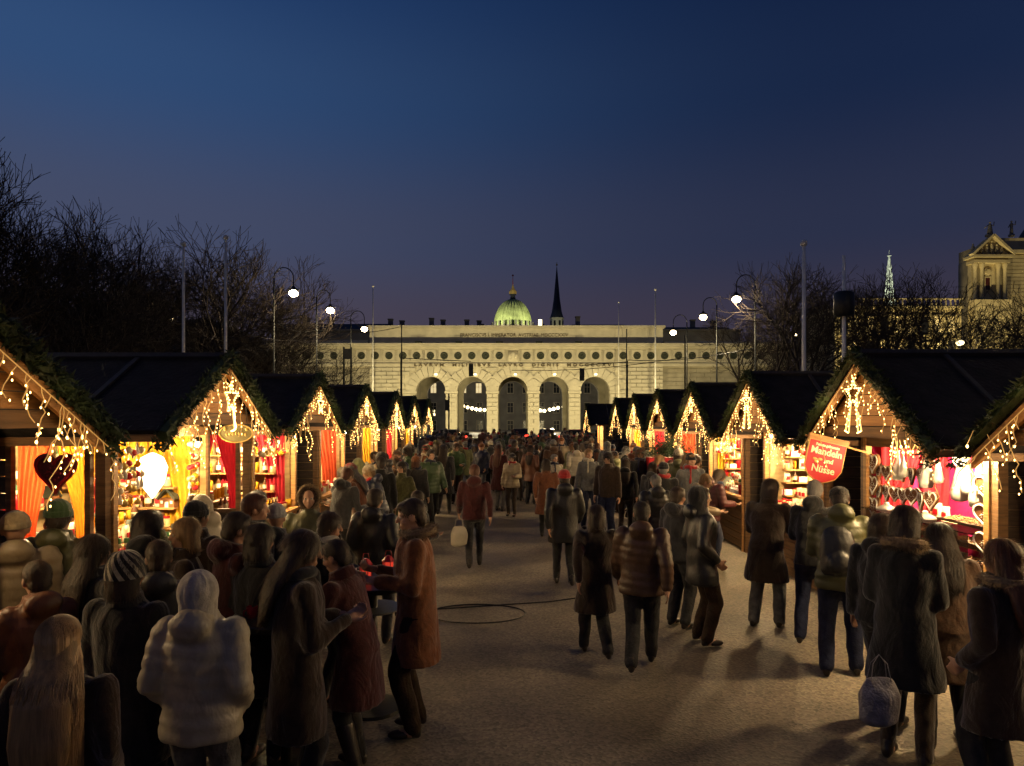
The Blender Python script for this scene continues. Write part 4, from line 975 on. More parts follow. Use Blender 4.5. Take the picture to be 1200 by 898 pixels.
SP_L, SP_R = 3.38, 3.27
left = [('nearest left stall', YEC, None), ('orange curtained left stall', YEC, (ORC, ORY)), ('left stall behind the oval sign', REDC, (REDC, REDC)),
        ('fourth left stall', ORC, None), ('fifth left stall', YEC, None), ('sixth left stall', REDC, None), ('farthest left stall', YEC, None)]
right = [('nearest right stall', REDC), ('magenta lined right stall', REDC), ('stall behind the shield sign', None), ('right stall with white goods', YEC),
         ('fifth right stall', ORC), ('sixth right stall', REDC), ('farthest right stall', YEC)]
WTOP = 2.3
LT = []; RT = []
LY0 = [3.75, 7.2, 10.55, 13.9, 17.5, 20.7, 24.2]; RY0 = [4.2, 7.32, 10.65, 13.95, 17.2, 20.5, 24.1]
adj = ['', ', second on its side', ', third on its side', ', fourth on its side', ', small in the distance', ', small in the distance', ', smallest of its row']
WTOP = 2.44; build_kit(2.40, 3.14, WTOP)
for i, (n_, c_, sw) in enumerate(left):
    LT.append(make_stall(-1, LY0[i], i, n_+', dark roofed wooden hut with '+('a lit gable'), c_, sidewin=sw, star=(2, 2, 0, 0, 1, 0, 0)[i], power=(.3, 1.3, 1, 1, 1, 1, 1)[i], lamp_pos=(-.9, .35, 2.0) if i != 1 else (-.62, -.35, 2.12)))
WTOP = 2.3; build_kit(2.26, 3.19, WTOP)
for i, (n_, c_) in enumerate(right):
    RT.append(make_stall(1, RY0[i], i+1, n_+', dark roofed wooden hut with '+('a lit gable'), c_, star=(0, 1, 1, 0, 0, 1, 0)[i], power=(.45, 1.5, 1.05, 1.05, 1, 1, 1)[i], lamp_pos=(-.8, -.3, 2.0) if i != 1 else (-.6, -.3, 2.05), lin=MAG if i == 1 else None))
# the end stall that stands sideways on the square, seen from its roof side
cur = make_stall(1, 33.5, 3, 'low end stall, standing alone past the right row', None, star=0)
cur[0]['label'] = 'low end stall standing alone past the right row, its lights below the roof edge'

# goods in the stalls
rg = random.Random(21)
def stock(T, near, where, kinds, n_front, hang=None, back=True, k0=0):
    global cur_T, WH; cur_T = T; WH = 1.02 if near < 0 else 1.16
    tiers = [(-.02, 1.032), (-.22, 1.032), (-.46, 1.17), (-.67, 1.32)]
    for ti, (x, z) in enumerate(tiers):
        y = -WH+.16
        while y < WH-.14:
            kd = kinds[(ti+k0+int((y+2)*2.3)) % len(kinds)]
            wd = {'nut_tray': .27, 'toy_house': .22, 'gift_box': .15, 'gingerbread_man': .15}.get(kd, .125)
            good(kd, (x, y+wd/2, z), PI/2+rg.uniform(-.3, .3)+(PI/2 if kd == 'nut_tray' else 0), ('on the front edge of the ', 'second row in the ', 'third row in the ', 'top step of the ')[ti]+where, rg.uniform(.9, 1.1)); y += wd+rg.uniform(.0, .03)
    if back:
        for z in (1.17, 1.52, 1.87):
            y = -WH+.2
            while y < WH-.2:
                kd = kinds[int((y+z*3)*5) % len(kinds)]; kd = 'jar' if kd == 'nut_tray' else kd
                good(kd, (-1.55, y, z), PI/2+rg.uniform(-.2, .2), 'at the back of the '+where); y += .17
    if hang:
        for (x, y0, y1, st, zs, kd, sc) in hang:
            y = y0
            while y < y1:
                for z in zs:
                    kd2, cm = rg.choice([(kd, None), (kd, GOLDP), (kd, CREAM), ('cone_bag', None), ('gingerbread_heart', None), (kd, YEC)]) if kd == 'bauble' else (kd, None); sc_ = sc*(1 if kd2 == kd else .42 if kd2 == 'cone_bag' else .5)
                    good(kd2, (x, y, z+rg.uniform(-.02, .02)), PI/2 if kd != 'gingerbread_heart' else PI/2+rg.uniform(-.3, .3), 'hanging in the '+where, sc_*rg.uniform(.92, 1.08), cm)
                y += st
def side_shelves(S, near, where, kinds, zs, x0=-.25, x1=-1.55):
    global cur_T, WH; t, T = S; cur_T = T; WH = 1.02 if near < 0 else 1.16; y = -near*(WH-.15)
    for z in zs:
        m = MB(); m.b2(x1, x0, -.1, .1, -.02, 0); ob('shelf', m.mesh('shelf', WOODL), t, (0, y, z)); x = x1+.08; k = int(z*10)
        while x < x0-.05:
            kd = kinds[k % len(kinds)]; k += 1; good(kd, (x, y, z+.002), (0 if near < 0 else PI)+rg.uniform(-.2, .2), 'on the end shelves of the '+where, rg.uniform(.95, 1.25)); x += .13 if kd != 'toy_house' else .22
side_shelves(RT[2], 1, 'shield sign stall', ['jar', 'gift_box', 'bottle', 'packet', 'candle'], (1.2, 1.42, 1.64, 1.86, 2.05))
side_shelves(RT[3], 1, 'white goods stall', ['packet', 'wooden_doll', 'gift_box', 'jar'], (1.2, 1.42, 1.64, 1.86))
side_shelves(LT[1], -1, 'orange curtained left stall', ['bottle', 'packet', 'toy_house', 'gingerbread_man', 'jar'], (1.22, 1.46, 1.7))
side_shelves(LT[2], -1, 'oval sign stall', ['bottle', 'jar', 'candle'], (1.3, 1.6, 1.9))
stock(LT[1][1], -1, 'orange curtained left stall', ['bottle', 'gift_box', 'jar', 'packet', 'wooden_doll', 'gingerbread_man', 'packet', 'toy_house', 'candle'], 16,
      [(-.05, -WH+.2, -.25, .075, (2.29, 2.17, 2.05, 1.93, 1.81), 'bauble', .85), (-.05, .74, 1.0, .07, (2.29, 2.17, 2.05, 1.93, 1.81, 1.69, 1.57), 'bauble', .8)])
stock(RT[1][1], 1, 'magenta lined stall', ['nut_tray', 'nut_tray', 'packet'], 10, [(-.05, -.95, .15, .17, (1.86, 1.62), 'gingerbread_heart', 1.0)], back=False)
stock(RT[2][1], 1, 'shield sign stall', ['gift_box', 'jar', 'packet', 'candle'], 12, [(-.3, -.8, .8, .16, (2.1,), 'bauble', 1)], k0=2)
stock(RT[3][1], 1, 'white goods stall', ['packet', 'gift_box', 'wooden_doll', 'candle', 'toy_house'], 12, [(-.05, -.9, .2, .1, (2.1, 1.95), 'bauble', 1)], k0=1)
stock(LT[2][1], -1, 'oval sign stall', ['bottle', 'jar', 'candle', 'packet'], 12, [(-.05, -.9, .9, .13, (2.1,), 'bauble', 1)], back=False)
for i in (0,): stock(RT[0][1], 1, 'nearest right stall', ['jar', 'packet'], 6, None, back=False)
for T_, w_ in ((LT[3][1], 'fourth left stall'), (RT[4][1], 'fourth right stall'), (LT[4][1], 'fifth left stall'), (RT[5][1], 'fifth right stall')):
    cur_T = T_
    for k in range(10): good(('gift_box', 'jar', 'packet')[k % 3], (-.05, -WH+.2+k*.19, 1.032), PI/2, 'on the counter of the '+w_, 1.3)
# cone bags in the near right stall
cur_T = RT[1][1]
for y, z, s in ((-.46, 2.14, .85), (-.36, 2.12, .7), (.07, 2.16, 1.0), (.27, 2.12, .72), (.62, 2.17, 1.2), (.74, 2.16, 1.0), (.9, 2.17, 1.3)):
    q_ = good('cone_bag', (-.0, y, z), 0, 'hanging before the magenta lining', s); q_['label'] = {.85: 'white cone sweet bag farthest from the camera in the magenta lined stall', .7: 'smallest white cone sweet bag, among the hearts of the magenta lined stall', 1.0: 'white cone sweet bag of middle size in the magenta lined stall' if y < .5 else 'white cone sweet bag tucked between the two largest ones', .72: 'short white cone sweet bag left of the large ones in the magenta stall', 1.2: 'second largest white cone sweet bag in the magenta lined stall', 1.3: 'largest white cone sweet bag beside the near post of the magenta stall'}[s]
# large hearts at the near jamb of that stall
for k in range(3): good('gingerbread_heart', (.0, -.98, 1.95-.26*k), PI/2, 'by the far post of the magenta stall', 1.25)['label'] = ('top', 'middle', 'lowest')[k]+' gingerbread heart of the vertical row at the far post of the magenta stall'
for k in range(3): good('gingerbread_heart', (.03, 1.04, 1.86-.26*k), PI/2+.5, 'by the near post of the magenta stall', 1.25)['label'] = ('top', 'middle', 'lowest')[k]+' gingerbread heart of the vertical row at the near post of the magenta stall'
# glass counter guard with red rail
g = thing('glass_counter_guard', 'glass screen with a red post guarding the nuts of the magenta stall', 'counter guard', RT[1][0].location, PI)
CG = mat('clear_glass', (.9, .9, .9), .05, 0, 3, 0, spec=.5); CG.node_tree.nodes['Principled BSDF'].inputs['Transmission Weight'].default_value = 1
m = MB(); m.b2(.148, .154, -.95, .95, 1.04, 1.42); ob('pane', m.mesh('guard_pane', CG), g)
m = MB(); m.b2(.155, .185, -.03, .0, 1.03, 1.44); m.b2(.155, .185, -.98, .98, .99, 1.02); ob('red_post', m.mesh('guard_post', REDP), g)
m = MB(); m.b2(-.1, .17, -.98, .98, 1.425, 1.435); ob('glass_top', m.mesh('guard_top', CG), g)
# two white dish lamps above the counter
for y in (-.3, .05, -.7):
    m = MB(); m.loft([(0, .11, .11), (.02, .1, .1), (.06, .03, .03)], 12); t = thing('dish', 'shining white bowl on the glass top of the magenta stall', 'bowl', RT[1][1] @ Vector((0.0, y, 1.437)), 0, 'white bowls on the glass counter'); ob('bowl', m.mesh('dish_bowl', CELLO, True), t)
    m = MB(); m.ell((0, 0, .07), (.03, .03, .02), n=8, m=5); ob('knob', m.mesh('dish_knob', WHITEP, True), t)
# white star lantern glowing in the left stall
cur_T = LT[1][1]
p = cur_T @ Vector((-.42, .62, 1.86)); t = thing('paper_lantern', 'large glowing white pointed lantern hanging in the left stall among yellow curtains', 'lantern', p)
m = MB(); m.loft([(-.27, .01, .01), (-.1, .13, .13), (.08, .17, .17), (.2, .12, .12), (.25, .02, .02)], 8); ob('shade', m.mesh('lantern_shade', mat('paper_lantern', (1, .95, .85), .5, 0, 3, 0, emis=(1, .82, .5), es=4)), t)
m = MB(); m.tube([(0, 0, .25), (0, 0, .42)], .004, 4); ob('cord', m.mesh('lantern_cord', IRON), t)
light('lantern_light', 'POINT', (.15, -.1, -.1), 16, WARM, t, .12)
# red cloth and shelf front in the left stall
m = MB(); m.b2(-.5, -.49, -.5, .0, 1.55, 1.9); o = ob('red_cloth', m.mesh('red_cloth', REDC), LT[1][0])
# big gingerbread heart in the left side window
hp = at(65, 556, LY0[1]-WH-.17)
t = thing('gingerbread_heart', 'large dark red gingerbread heart hanging in front of the orange and yellow curtains', 'gingerbread heart', hp)
for n_, me in heart(.36, .04, mat('dark_red_cake', (.16, .012, .012), .45, .3, 40, .5), REDP): ob(n_, me, t)
m = MB(); m.tube([(-.08, 0, .15), (0, 0, .42), (.08, 0, .15)], .005, 5); ob('ribbon', m.mesh('heart_ribbon', REDP), t)
# extra icicle lights drooping over that window from the nearest left stall
def drape(label, P0, P1, n, Lmax, seed):
    r = random.Random(seed); t = thing('string_lights', label, 'string lights', (0, 0, 0), 0, 'loose drooping light strings'); c = MB(); b = MB()
    for k in range(n):
        p = P0.lerp(P1, r.random()); pts = [p.copy()]; L = r.uniform(.3, 1)*Lmax; q_ = 0; sg = 1
        while q_ < L:
            q_ += .06; sg = -sg if r.random() < .35 else sg
            p = p+Vector((sg*r.uniform(.0, .03), r.uniform(-.01, .01), -.055)); pts.append(p.copy())
            if r.random() < .5: b.ell(p+Vector((0, -.008, -.012)), (.010, .010, .014), n=5, m=4)
        c.tube(pts, .003, 3)
    ob('cord', c.fastmesh('cord', CORD), t); ob('bulbs', b.fastmesh('bulbs', BULB, True), t, stuff=True)
drape('tangle of icicle lights drooping in front of the orange curtains and the big heart', at(30, 487, 4.9), at(100, 497, 4.9), 6, .3, 3)
drape('icicle lights hanging above the hearts of the magenta stall', at(1040, 516, 6.6), at(1100, 514, 6.6), 5, .22, 4)
drape('icicle lights drooping from the eaves at the right photo edge', at(1140, 505, 5.3), at(1198, 480, 5.3), 6, .2, 5)
# red shield sign: Mandeln und Nuesse
sc_ = at(966, 540, 8.15); t = thing('shield_sign', 'red shield shaped hanging sign with cream lettering Mandeln und Nüsse', 'sign', sc_); t.rotation_euler = (0, math.radians(13), math.radians(6))
w, h = .235, .27
SHP = [(-w, h*.82), (w, h*.82), (w*1.0, -h*.35), (w*.75, -h*.72), (w*.35, -h*.9), (0, -h*1.02), (-w*.35, -h*.9), (-w*.75, -h*.72), (-w, -h*.35)]
SIGNR = mat('sign_red', (.55, .012, .02), .5, .08, 6, .05, trans=.15)
m = MB(); m.prism(SHP, 'y', -.008, .008); ob('board', m.mesh('sign_board', SIGNR), t)
m = MB(); m.tube([(a, 0, b) for a, b in SHP+[SHP[0]]], .010, 6); ob('rim', m.mesh('sign_rim', GOLDP), t)
m = MB(); m.b2(-w-.02, w+.02, -.014, .014, h*.83, h*.83+.065); ob('top_bar', m.mesh('sign_bar', WOODL), t)
CRL = mat('cream_lettering', (.85, .70, .45), .5, .05, 4, 0)
for s, z, size in (('Feinste gebrannte', .175, .042), ('Mandeln', .10, .118), ('und', .0, .075), ('Nüsse', -.11, .118)):
    ob('lettering', text_mesh(s, size, .002, CRL, 1.0, .002), t, (0.05 if s == 'und' else 0, -.012, z), (PI/2, 0, 0))
m = MB()
for x_, z_ in ((-.13, .0), (-.1, -.03), (-.06, .005)): m.ell((x_, -.012, z_), (.03, .006, .016), n=8, m=5)
ob('almond_motif', m.mesh('almond_motif', GOLDP, True), t)
m = MB(); a_ = at(944, 510, 8.2); b_ = at(1017, 531, 8.35); m.tube([a_-sc_, b_-sc_], .012, 8); br = ob('sign_bracket', m.mesh('sign_bracket', WOODL), None, sc_); tag(br, 'slanting pale rod carrying the red shield sign from the stall post', 'bracket')
# oval wooden sign under the left gable
sc_ = at(277, 508, 7.6); t = thing('oval_sign', 'oval green and gold wooden sign hanging in the gable of the left stall', 'sign', sc_)
m = MB(); m.loft([(-.012, .185, .10), (.012, .185, .10)], 24, Matrix.Rotation(PI/2, 4, 'X')); ob('board', m.mesh('oval_board', mat('olive_board', (.16, .13, .04), .5, .3, 6, .1)), t)
m = MB(); m.tube([(.185*math.cos(k*PI/12), -.012, .10*math.sin(k*PI/12)) for k in range(25)], .008, 6); ob('rim', m.mesh('oval_rim', GOLDP), t)
m = MB()
for k in range(-3, 4): m.ell((k*.035, -.014, -.005*abs(k)), (.013, .004, .02), n=8, m=4)
for s in (-1, 1): m.ell((s*.12, -.014, .045), (.02, .005, .02), n=8, m=4)
ob('gold_ornament', m.mesh('gold_ornament', GOLDP, True), t)
m = MB(); m.tube([(-.12, 0, .08), (-.1, 0, .3)], .004, 5); m.tube([(.12, 0, .08), (.1, 0, .3)], .004, 5); ob('chain', m.mesh('sign_chain', IRON), t)
# red flower box before the fourth right stall
t = thing('flower_box', 'bright red box of fir greenery before the right stalls in the middle distance', 'planter', (3.55, 15.6, 0))
m = MB(); m.b2(-.45, .45, -.2, .2, 1.3, 1.62); ob('box', m.mesh('planter_box', REDP), t)
m = MB(); m.b2(-.04, .04, -.04, .04, 0, 1.3); m.b2(-.35, .35, -.15, .15, 0, .05); ob('stand', m.mesh('planter_stand', WOODD), t)
m = MB(); r = random.Random(3)
for k in range(1400):
    c = Vector((r.gauss(0, .25), r.gauss(0, .12), 1.65+abs(r.gauss(0, .2)))); d = Vector((r.uniform(-1, 1), r.uniform(-1, 1), r.uniform(-.5, 1))).normalized()*.1; b = d.orthogonal().normalized()*.012; m.add([c-b, c+b, c+d], [(0, 1, 2)])
ob('greenery', m.fastmesh('greenery', GREEN), t, stuff=True)

# high tables with lanterns
def high_table(x, Y, lab, low=True):
    t = thing('high_table', lab, 'table', (x, Y, 0)); BT = mat('table_black', (.02, .018, .016), .35, .2, 6, .05)
    m = MB(); m.loft([(1.06, .36, .36), (1.1, .37, .37), (1.105, .36, .36)], 28); ob('table_top', m.mesh('table_top', BT), t)
    m = MB(); m.tube([(0, 0, .03), (0, 0, 1.06)], .04, 12); ob('column', m.mesh('table_column', BT, True), t)
    m = MB(); m.loft([(0, .26, .26), (.025, .25, .25), (.04, .06, .06)], 24); ob('base', m.mesh('table_base', IRON), t)
    if low:
        m = MB(); m.loft([(.86, .24, .24), (.875, .25, .25)], 24); ob('lower_tray', m.mesh('lower_tray', mat('steel_tray', (.35, .36, .36), .3, .1, 9, 0, metal=.8)), t)
    return t
tp = at(437, 682, 5.9)
high_table(tp.x, 5.9, 'round black high table with red lanterns beside the person in the orange coat')
LGL = mat('red_lantern_glass', (.5, .03, .02), .2, .1, 8, 0, emis=(1, .08, .04), es=.5)
def red_lantern(x, y, z, lab):
    t = thing('lantern', lab, 'lantern', (x, y, z)); m = MB(); m.loft([(0, .055, .055), (.012, .055, .055)], 6); m.loft([(.15, .06, .06), (.19, .03, .03), (.2, .012, .012)], 6)
    for k in range(6): m.tube([(.05*math.cos(k*PI/3), .05*math.sin(k*PI/3), .01), (.05*math.cos(k*PI/3), .05*math.sin(k*PI/3), .155)], .004, 4)
    m.tube([(-.03, 0, .19), (-.02, 0, .24), (.02, 0, .24), (.03, 0, .19)], .003, 4)
    ob('frame', m.mesh('lantern_frame', REDP), t); m = MB(); m.loft([(.014, .042, .042), (.148, .042, .042)], 6); ob('glass', m.mesh('lantern_glass', LGL), t)
    m = MB(); m.loft([(.014, .02, .02), (.06, .02, .02)], 8); ob('tea_light', m.mesh('tea_light', ICING), t)
red_lantern(tp.x-.05, 5.85, 1.105, 'taller red metal lantern on the black high table'); red_lantern(tp.x+.12, 5.98, 1.105, 'second red lantern behind the taller one on the high table')
mug = MB(); mug.loft([(0, .032, .032), (.08, .038, .038), (.082, .033, .033), (.02, .03, .03)], 12); mugm = mug.mesh('mug_body', REDP, True); hd_ = MB(); hd_.tube([(.036, 0, .065), (.06, 0, .06), (.062, 0, .03), (.035, 0, .02)], .006, 6); hdm = hd_.mesh('mug_handle', REDP, True)
MUGM = [REDP, BROWNP, WHITEP, GRN, REDP, BROWNP]
for k, (dx, dy) in enumerate(((.22, .0), (.18, -.16), (-.2, .1), (-.05, -.22), (.05, .2), (-.24, -.1))):
    t = thing('mug', 'small punch mug at the edge of the black high table', 'mug', (tp.x+dx, 5.9+dy, 1.106), k*1.1, 'mugs on the high table'); ob('cup', mugm, t, m=MUGM[k]); ob('handle', hdm, t, m=MUGM[k])
high_table(-1.62, 4.9, 'dark high table among the people on the left with glasses', False)
for k, (dx, dy) in enumerate(((.1, -.1), (.22, .08), (-.1, .05), (0, .22), (-.2, -.12))):
    t = thing('mug', 'punch mug on the dark high table among the people on the left', 'mug', (-1.62+dx, 4.9+dy, 1.106), k, 'mugs on the left high table'); ob('cup', mugm, t, m=MUGM[(k+2) % 6]); ob('handle', hdm, t, m=MUGM[(k+2) % 6])
# cable lying in a loop on the ground
m = MB(); c = at(560, 674, 0.001); Yc = 8.75; m.tube([(-.45+.62*math.cos(a), Yc+.42*math.sin(a), .008) for a in [-.9*PI+k*1.75*PI/40 for k in range(41)]]+[(.5, 9.3, .008), (.9, 9.5, .008)], .008, 5)
tag(ob('cable', m.mesh('cable', BLACK)), 'thin black cable lying in a loop on the ground of the aisle', 'cable')

# ------------------------------------------------------------------ people
def remesh(mb, vox, ratio, smooth=2, m=None, name='body', disp=None):
    me = bpy.data.meshes.new('tmp'); me.from_pydata(mb.v, [], mb.f)
    bm = bmesh.new(); bm.from_mesh(me); bmesh.ops.recalc_face_normals(bm, faces=bm.faces); bm.to_mesh(me); bm.free()
    o = bpy.data.objects.new('tmp', me); TMP.objects.link(o)
    r = o.modifiers.new('r', 'REMESH'); r.mode = 'VOXEL'; r.voxel_size = vox
    if smooth: s = o.modifiers.new('s', 'SMOOTH'); s.iterations = smooth; s.factor = .5
    if ratio < 1 and disp is None: d = o.modifiers.new('d', 'DECIMATE'); d.ratio = ratio
    vl = bpy.context.view_layer; vl.update(); dg = bpy.context.evaluated_depsgraph_get()
    out = bpy.data.meshes.new_from_object(o.evaluated_get(dg), depsgraph=dg)
    bpy.data.objects.remove(o); bpy.data.meshes.remove(me)
    if disp is not None:
        n = len(out.vertices); co_ = np.empty(n*3, np.float32); out.vertices.foreach_get('co', co_); co_ = co_.reshape(-1, 3)
        no = np.empty(n*3, np.float32); out.vertices.foreach_get('normal', no); no = no.reshape(-1, 3)
        co_ += no*disp(co_)[:, None]; out.vertices.foreach_set('co', co_.ravel()); out.update()
    out.name = name; out.materials.clear(); out.materials.append(m)
    out.polygons.foreach_set('use_smooth', [True]*len(out.polygons)); return out
TMP = C
def folds(amp, seed, vert=1.0):
    rs = np.random.RandomState(seed); ks = [(rs.uniform(-22, 22), rs.uniform(-22, 22), rs.uniform(-14, 14)*vert, rs.uniform(0, 6), rs.uniform(.3, 1)) for _ in range(9)]
    def f(c):
        d = np.zeros(len(c))
        for a, b, e, ph, w in ks: d += w*np.sin(c[:, 0]*a+c[:, 1]*b+c[:, 2]*e+ph+1.5*np.sin(c[:, 2]*9+ph))
        return (amp*d/4).astype(np.float32)
    return f
def quilt(amp, pitch):
    def f(c): return (amp*(np.abs(np.sin(c[:, 2]*PI/pitch+.6*np.sin(c[:, 0]*4)))**.5-.6)+.003*np.sin(c[:, 0]*31+c[:, 2]*17)).astype(np.float32)
    return f
def ik(a, b, l1, l2, hint):
    a, b = Vector(a), Vector(b); d = b-a; L = min(d.length, (l1+l2)*.995); u = d.normalized()
    x = (l1*l1-l2*l2+L*L)/(2*L); h = math.sqrt(max(0, l1*l1-x*x)); p = Vector(hint); p = (p-u*p.dot(u)).normalized()
    return a+u*x+p*h, a+u*L
class Pose:
    def __init__(s, wl=(-.25, .04, .86), wr=(.25, .04, .86), al=(-.1, 0, .09), ar=(.1, 0, .09), lean=0, turn=0, nod=0, hands='relaxed', hint=(0, -1, -.2), female=False):
        s.wl, s.wr, s.al, s.ar, s.lean, s.turn, s.nod, s.hands, s.hint, s.female = wl, wr, al, ar, lean, turn, nod, hands, hint, female
        T = Matrix.Translation((0, 0, .95)) @ Matrix.Rotation(-lean, 4, 'X') @ Matrix.Translation((0, 0, -.95)); s.T = T
        nb = T @ Vector((0, -.01, 1.47)); s.nb = nb
        s.H = Matrix.Translation(nb) @ Matrix.Rotation(-lean*.4, 4, 'X') @ Matrix.Rotation(turn, 4, 'Z') @ Matrix.Rotation(-nod, 4, 'X')   # head frame, origin at neck base
        sw = .165 if female else .185
        s.sh = [T @ Vector((-sw, -.01, 1.40)), T @ Vector((sw, -.01, 1.40))]
        s.wr_ = []; s.el = []
        for k, w in ((0, wl), (1, wr)):
            e, w2 = ik(s.sh[k], w, .285, .255, (Vector(hint)+Vector((-.4 if k == 0 else .4, 0, 0)))); s.el.append(e); s.wr_.append(w2)
        s.hp = [Vector((-.09, 0, .9)), Vector((.09, 0, .9))]; s.kn = []; s.an = []
        for k, a in ((0, al), (1, ar)):
            e, w2 = ik(s.hp[k], a, .43, .41, (0, 1, 0)); s.kn.append(e); s.an.append(w2)
def body_mesh(p, vox=.009, ratio=.45, name='body'):
    m = MB(); T = p.T; f = p.female
    m.loft([(.84, .12, .09), (.90, .165, .105), (.97, .16, .105), (1.08, .125 if f else .14, .09), (1.22, .15, .105), (1.34, .165, .10), (1.41, .15, .08), (1.455, .08, .06), (1.49, .05, .05)], 16, T)
    m.cap(p.nb-Vector((0, 0, .02)), p.H @ Vector((0, .012, .09)), .053, .05)
    H = p.H
    m.ell((0, .0, .16), (.074, .093, .10), H, 14, 10); m.ell((0, .035, .10), (.055, .055, .062), H); m.ell((0, .068, .058), (.022, .02, .018), H)
    m.ell((0, .07, .17), (.055, .022, .022), H); m.cap(H @ Vector((0, .088, .16)), H @ Vector((0, .108, .118)), .009, .014, 8)
    m.ell((0, .088, .083), (.024, .011, .009), H, 8, 6); m.ell((0, .084, .072), (.02, .011, .007), H, 8, 6)
    for s in (-1, 1): m.ell((s*.077, -.002, .135), (.01, .02, .032), H, 8, 6); m.ell((s*.042, .062, .115), (.022, .02, .025), H, 8, 6)
    for k in (0, 1):
        m.cap(p.sh[k], p.el[k], .05, .04); m.cap(p.el[k], p.wr_[k], .04, .026)
        fd = (p.wr_[k]-p.el[k]).normalized(); sd = Vector((0, 1, 0)); sd = (sd-fd*sd.dot(fd)); sd = sd.normalized() if sd.length > .2 else Vector((1, 0, 0)); nn = fd.cross(sd)
        if k == 0: nn = -nn
        w = p.wr_[k]; curl = .35 if p.hands == 'relaxed' else 1.0
        m.cap(w, w+fd*.03, .025, .03); 
        for j in range(4):
            a = w+fd*.02+sd*(.028-.019*j); b = w+fd*.085+sd*(.030-.0205*j)+nn*.004; m.cap(a, b, .014, .011, 8)
            L = (.036, .042, .039, .030)[j]; inw = -nn
            d1 = (fd*math.cos(curl*.7)+inw*math.sin(curl*.7)); d2 = (fd*math.cos(curl*1.6)+inw*math.sin(curl*1.6))
            c = b+d1*L; m.cap(b, c, .0095, .0088, 8); m.cap(c, c+d2*L*.7, .0088, .0078, 8)
        th0 = w+fd*.03+sd*.03; t1 = th0+(fd*.6+sd*.7-nn*.3).normalized()*.042; m.cap(th0, t1, .014, .011, 8); m.cap(t1, t1+(fd*.85+sd*.2-nn*.45).normalized()*.03, .0105, .009, 8)
        m.cap(p.hp[k], p.kn[k], .082, .055); m.cap(p.kn[k], p.kn[k].lerp(p.an[k], .35), .052, .056); m.cap(p.kn[k].lerp(p.an[k], .35), p.an[k], .056, .037)
        m.ell(p.an[k]+Vector((0, .05, -.045)), (.04, .11, .035))
    return remesh(m, vox, ratio, 2, SKIN, name)
def coat_mesh(p, hem=.62, puff=0, flare=.06, vox=.018, ratio=.6, amp=.014, seed=1, hood=False, fat=0, name='coat'):
    m = MB(); T = p.T; g = .03+puff+fat
    rings = [(hem, .175+flare+g, .12+flare*.7+g), (hem+.12, .17+flare*.8+g, .118+flare*.5+g), (.88, .165+g, .115+g), (.98, .158+g, .112+g), (1.08, (.13 if p.female else .15)+g, .1+g), (1.22, .158+g, .118+g), (1.34, .17+g, .11+g), (1.42, .14+g, .088+g*.8), (1.465, .07+g*.6, .065+g*.5), (1.52, .066+g*.4, .066+g*.4)]
    if hem > .8: rings = [(hem, .17+g, .12+g)]+rings[3:]
    # skirt of the coat hangs straight, only the part above the hips leans
    def TT(z): return T
    lo = [r for r in rings if r[0] < .96]; hi = [r for r in rings if r[0] >= .86]
    if lo: m.loft(lo+[(.97, .15+g, .105+g)], 22)
    m.loft(hi, 22, T)
    for k in (0, 1):
        m.cap(p.sh[k], p.el[k], .057+g*.55, .046+g*.5, 12); m.cap(p.el[k], p.wr_[k].lerp(p.el[k], .08), .046+g*.5, .036+g*.45, 12)
        m.ell(p.sh[k]+Vector((0, 0, -.02)), (.06+g*.6,)*3)
    if hood: m.ell(T @ Vector((0, -.11-g*.5, 1.47)), (.12, .07, .09)); m.ell(T @ Vector((0, -.07, 1.50)), (.11, .07, .05))
    d = quilt(.009, .08) if puff > .02 else folds(amp, seed, 1.2)
    return remesh(m, vox, ratio, 2, WOOL, name, d)
def trousers_mesh(p, wide=0, vox=.016, seed=2, name='trousers'):
    m = MB(); m.loft([(.80, .13, .10), (.86, .18, .12), (.94, .175, .12), (1.0, .155, .11)], 18)
    for k in (0, 1): m.cap(p.hp[k], p.kn[k], .098+wide*.3, .068+wide, 12); m.cap(p.kn[k], p.an[k]+Vector((0, 0, .0)), .068+wide, .052+wide, 12)
    return remesh(m, vox, .6, 1, WOOL, name, folds(.010, seed, 3.0))
def skirt_mesh(p, hem=.5, vox=.018, name='skirt'):
    m = MB(); m.loft([(hem, .23, .2), (.7, .2, .16), (.88, .18, .13), (1.0, .15, .11)], 22); return remesh(m, vox, .6, 1, WOOL, name, folds(.008, 8, .2))
def shoe_mesh(p, boots=False, name='shoes'):
    res = []
    for k in (0, 1):
        m = MB(); a = p.an[k]; m.ell(a+Vector((0, .085, -.048)), (.047, .095, .035)); m.ell(a+Vector((0, -.005, -.03)), (.042, .06, .052)); m.cap(a+Vector((0, -.03, -.055)), a+Vector((0, -.02, -.05)), .032, .03)
        if boots: m.cap(p.kn[k].lerp(p.an[k], .2), a, .068, .048, 12)
        else: m.cap(a+Vector((0, -.005, .0)), a+Vector((0, 0, .03)), .045, .045)
        res.append(remesh(m, .011, .6, 1, LEATHER, 'boot' if boots else 'shoe'))
    return res
WOOL = mat('wool', (.05, .045, .04), .9, .25, 22, .25, spec=.2, sheen=.3, wrinkle=True)
LEATHER = mat('leather', (.02, .015, .012), .4, .3, 12, .15)
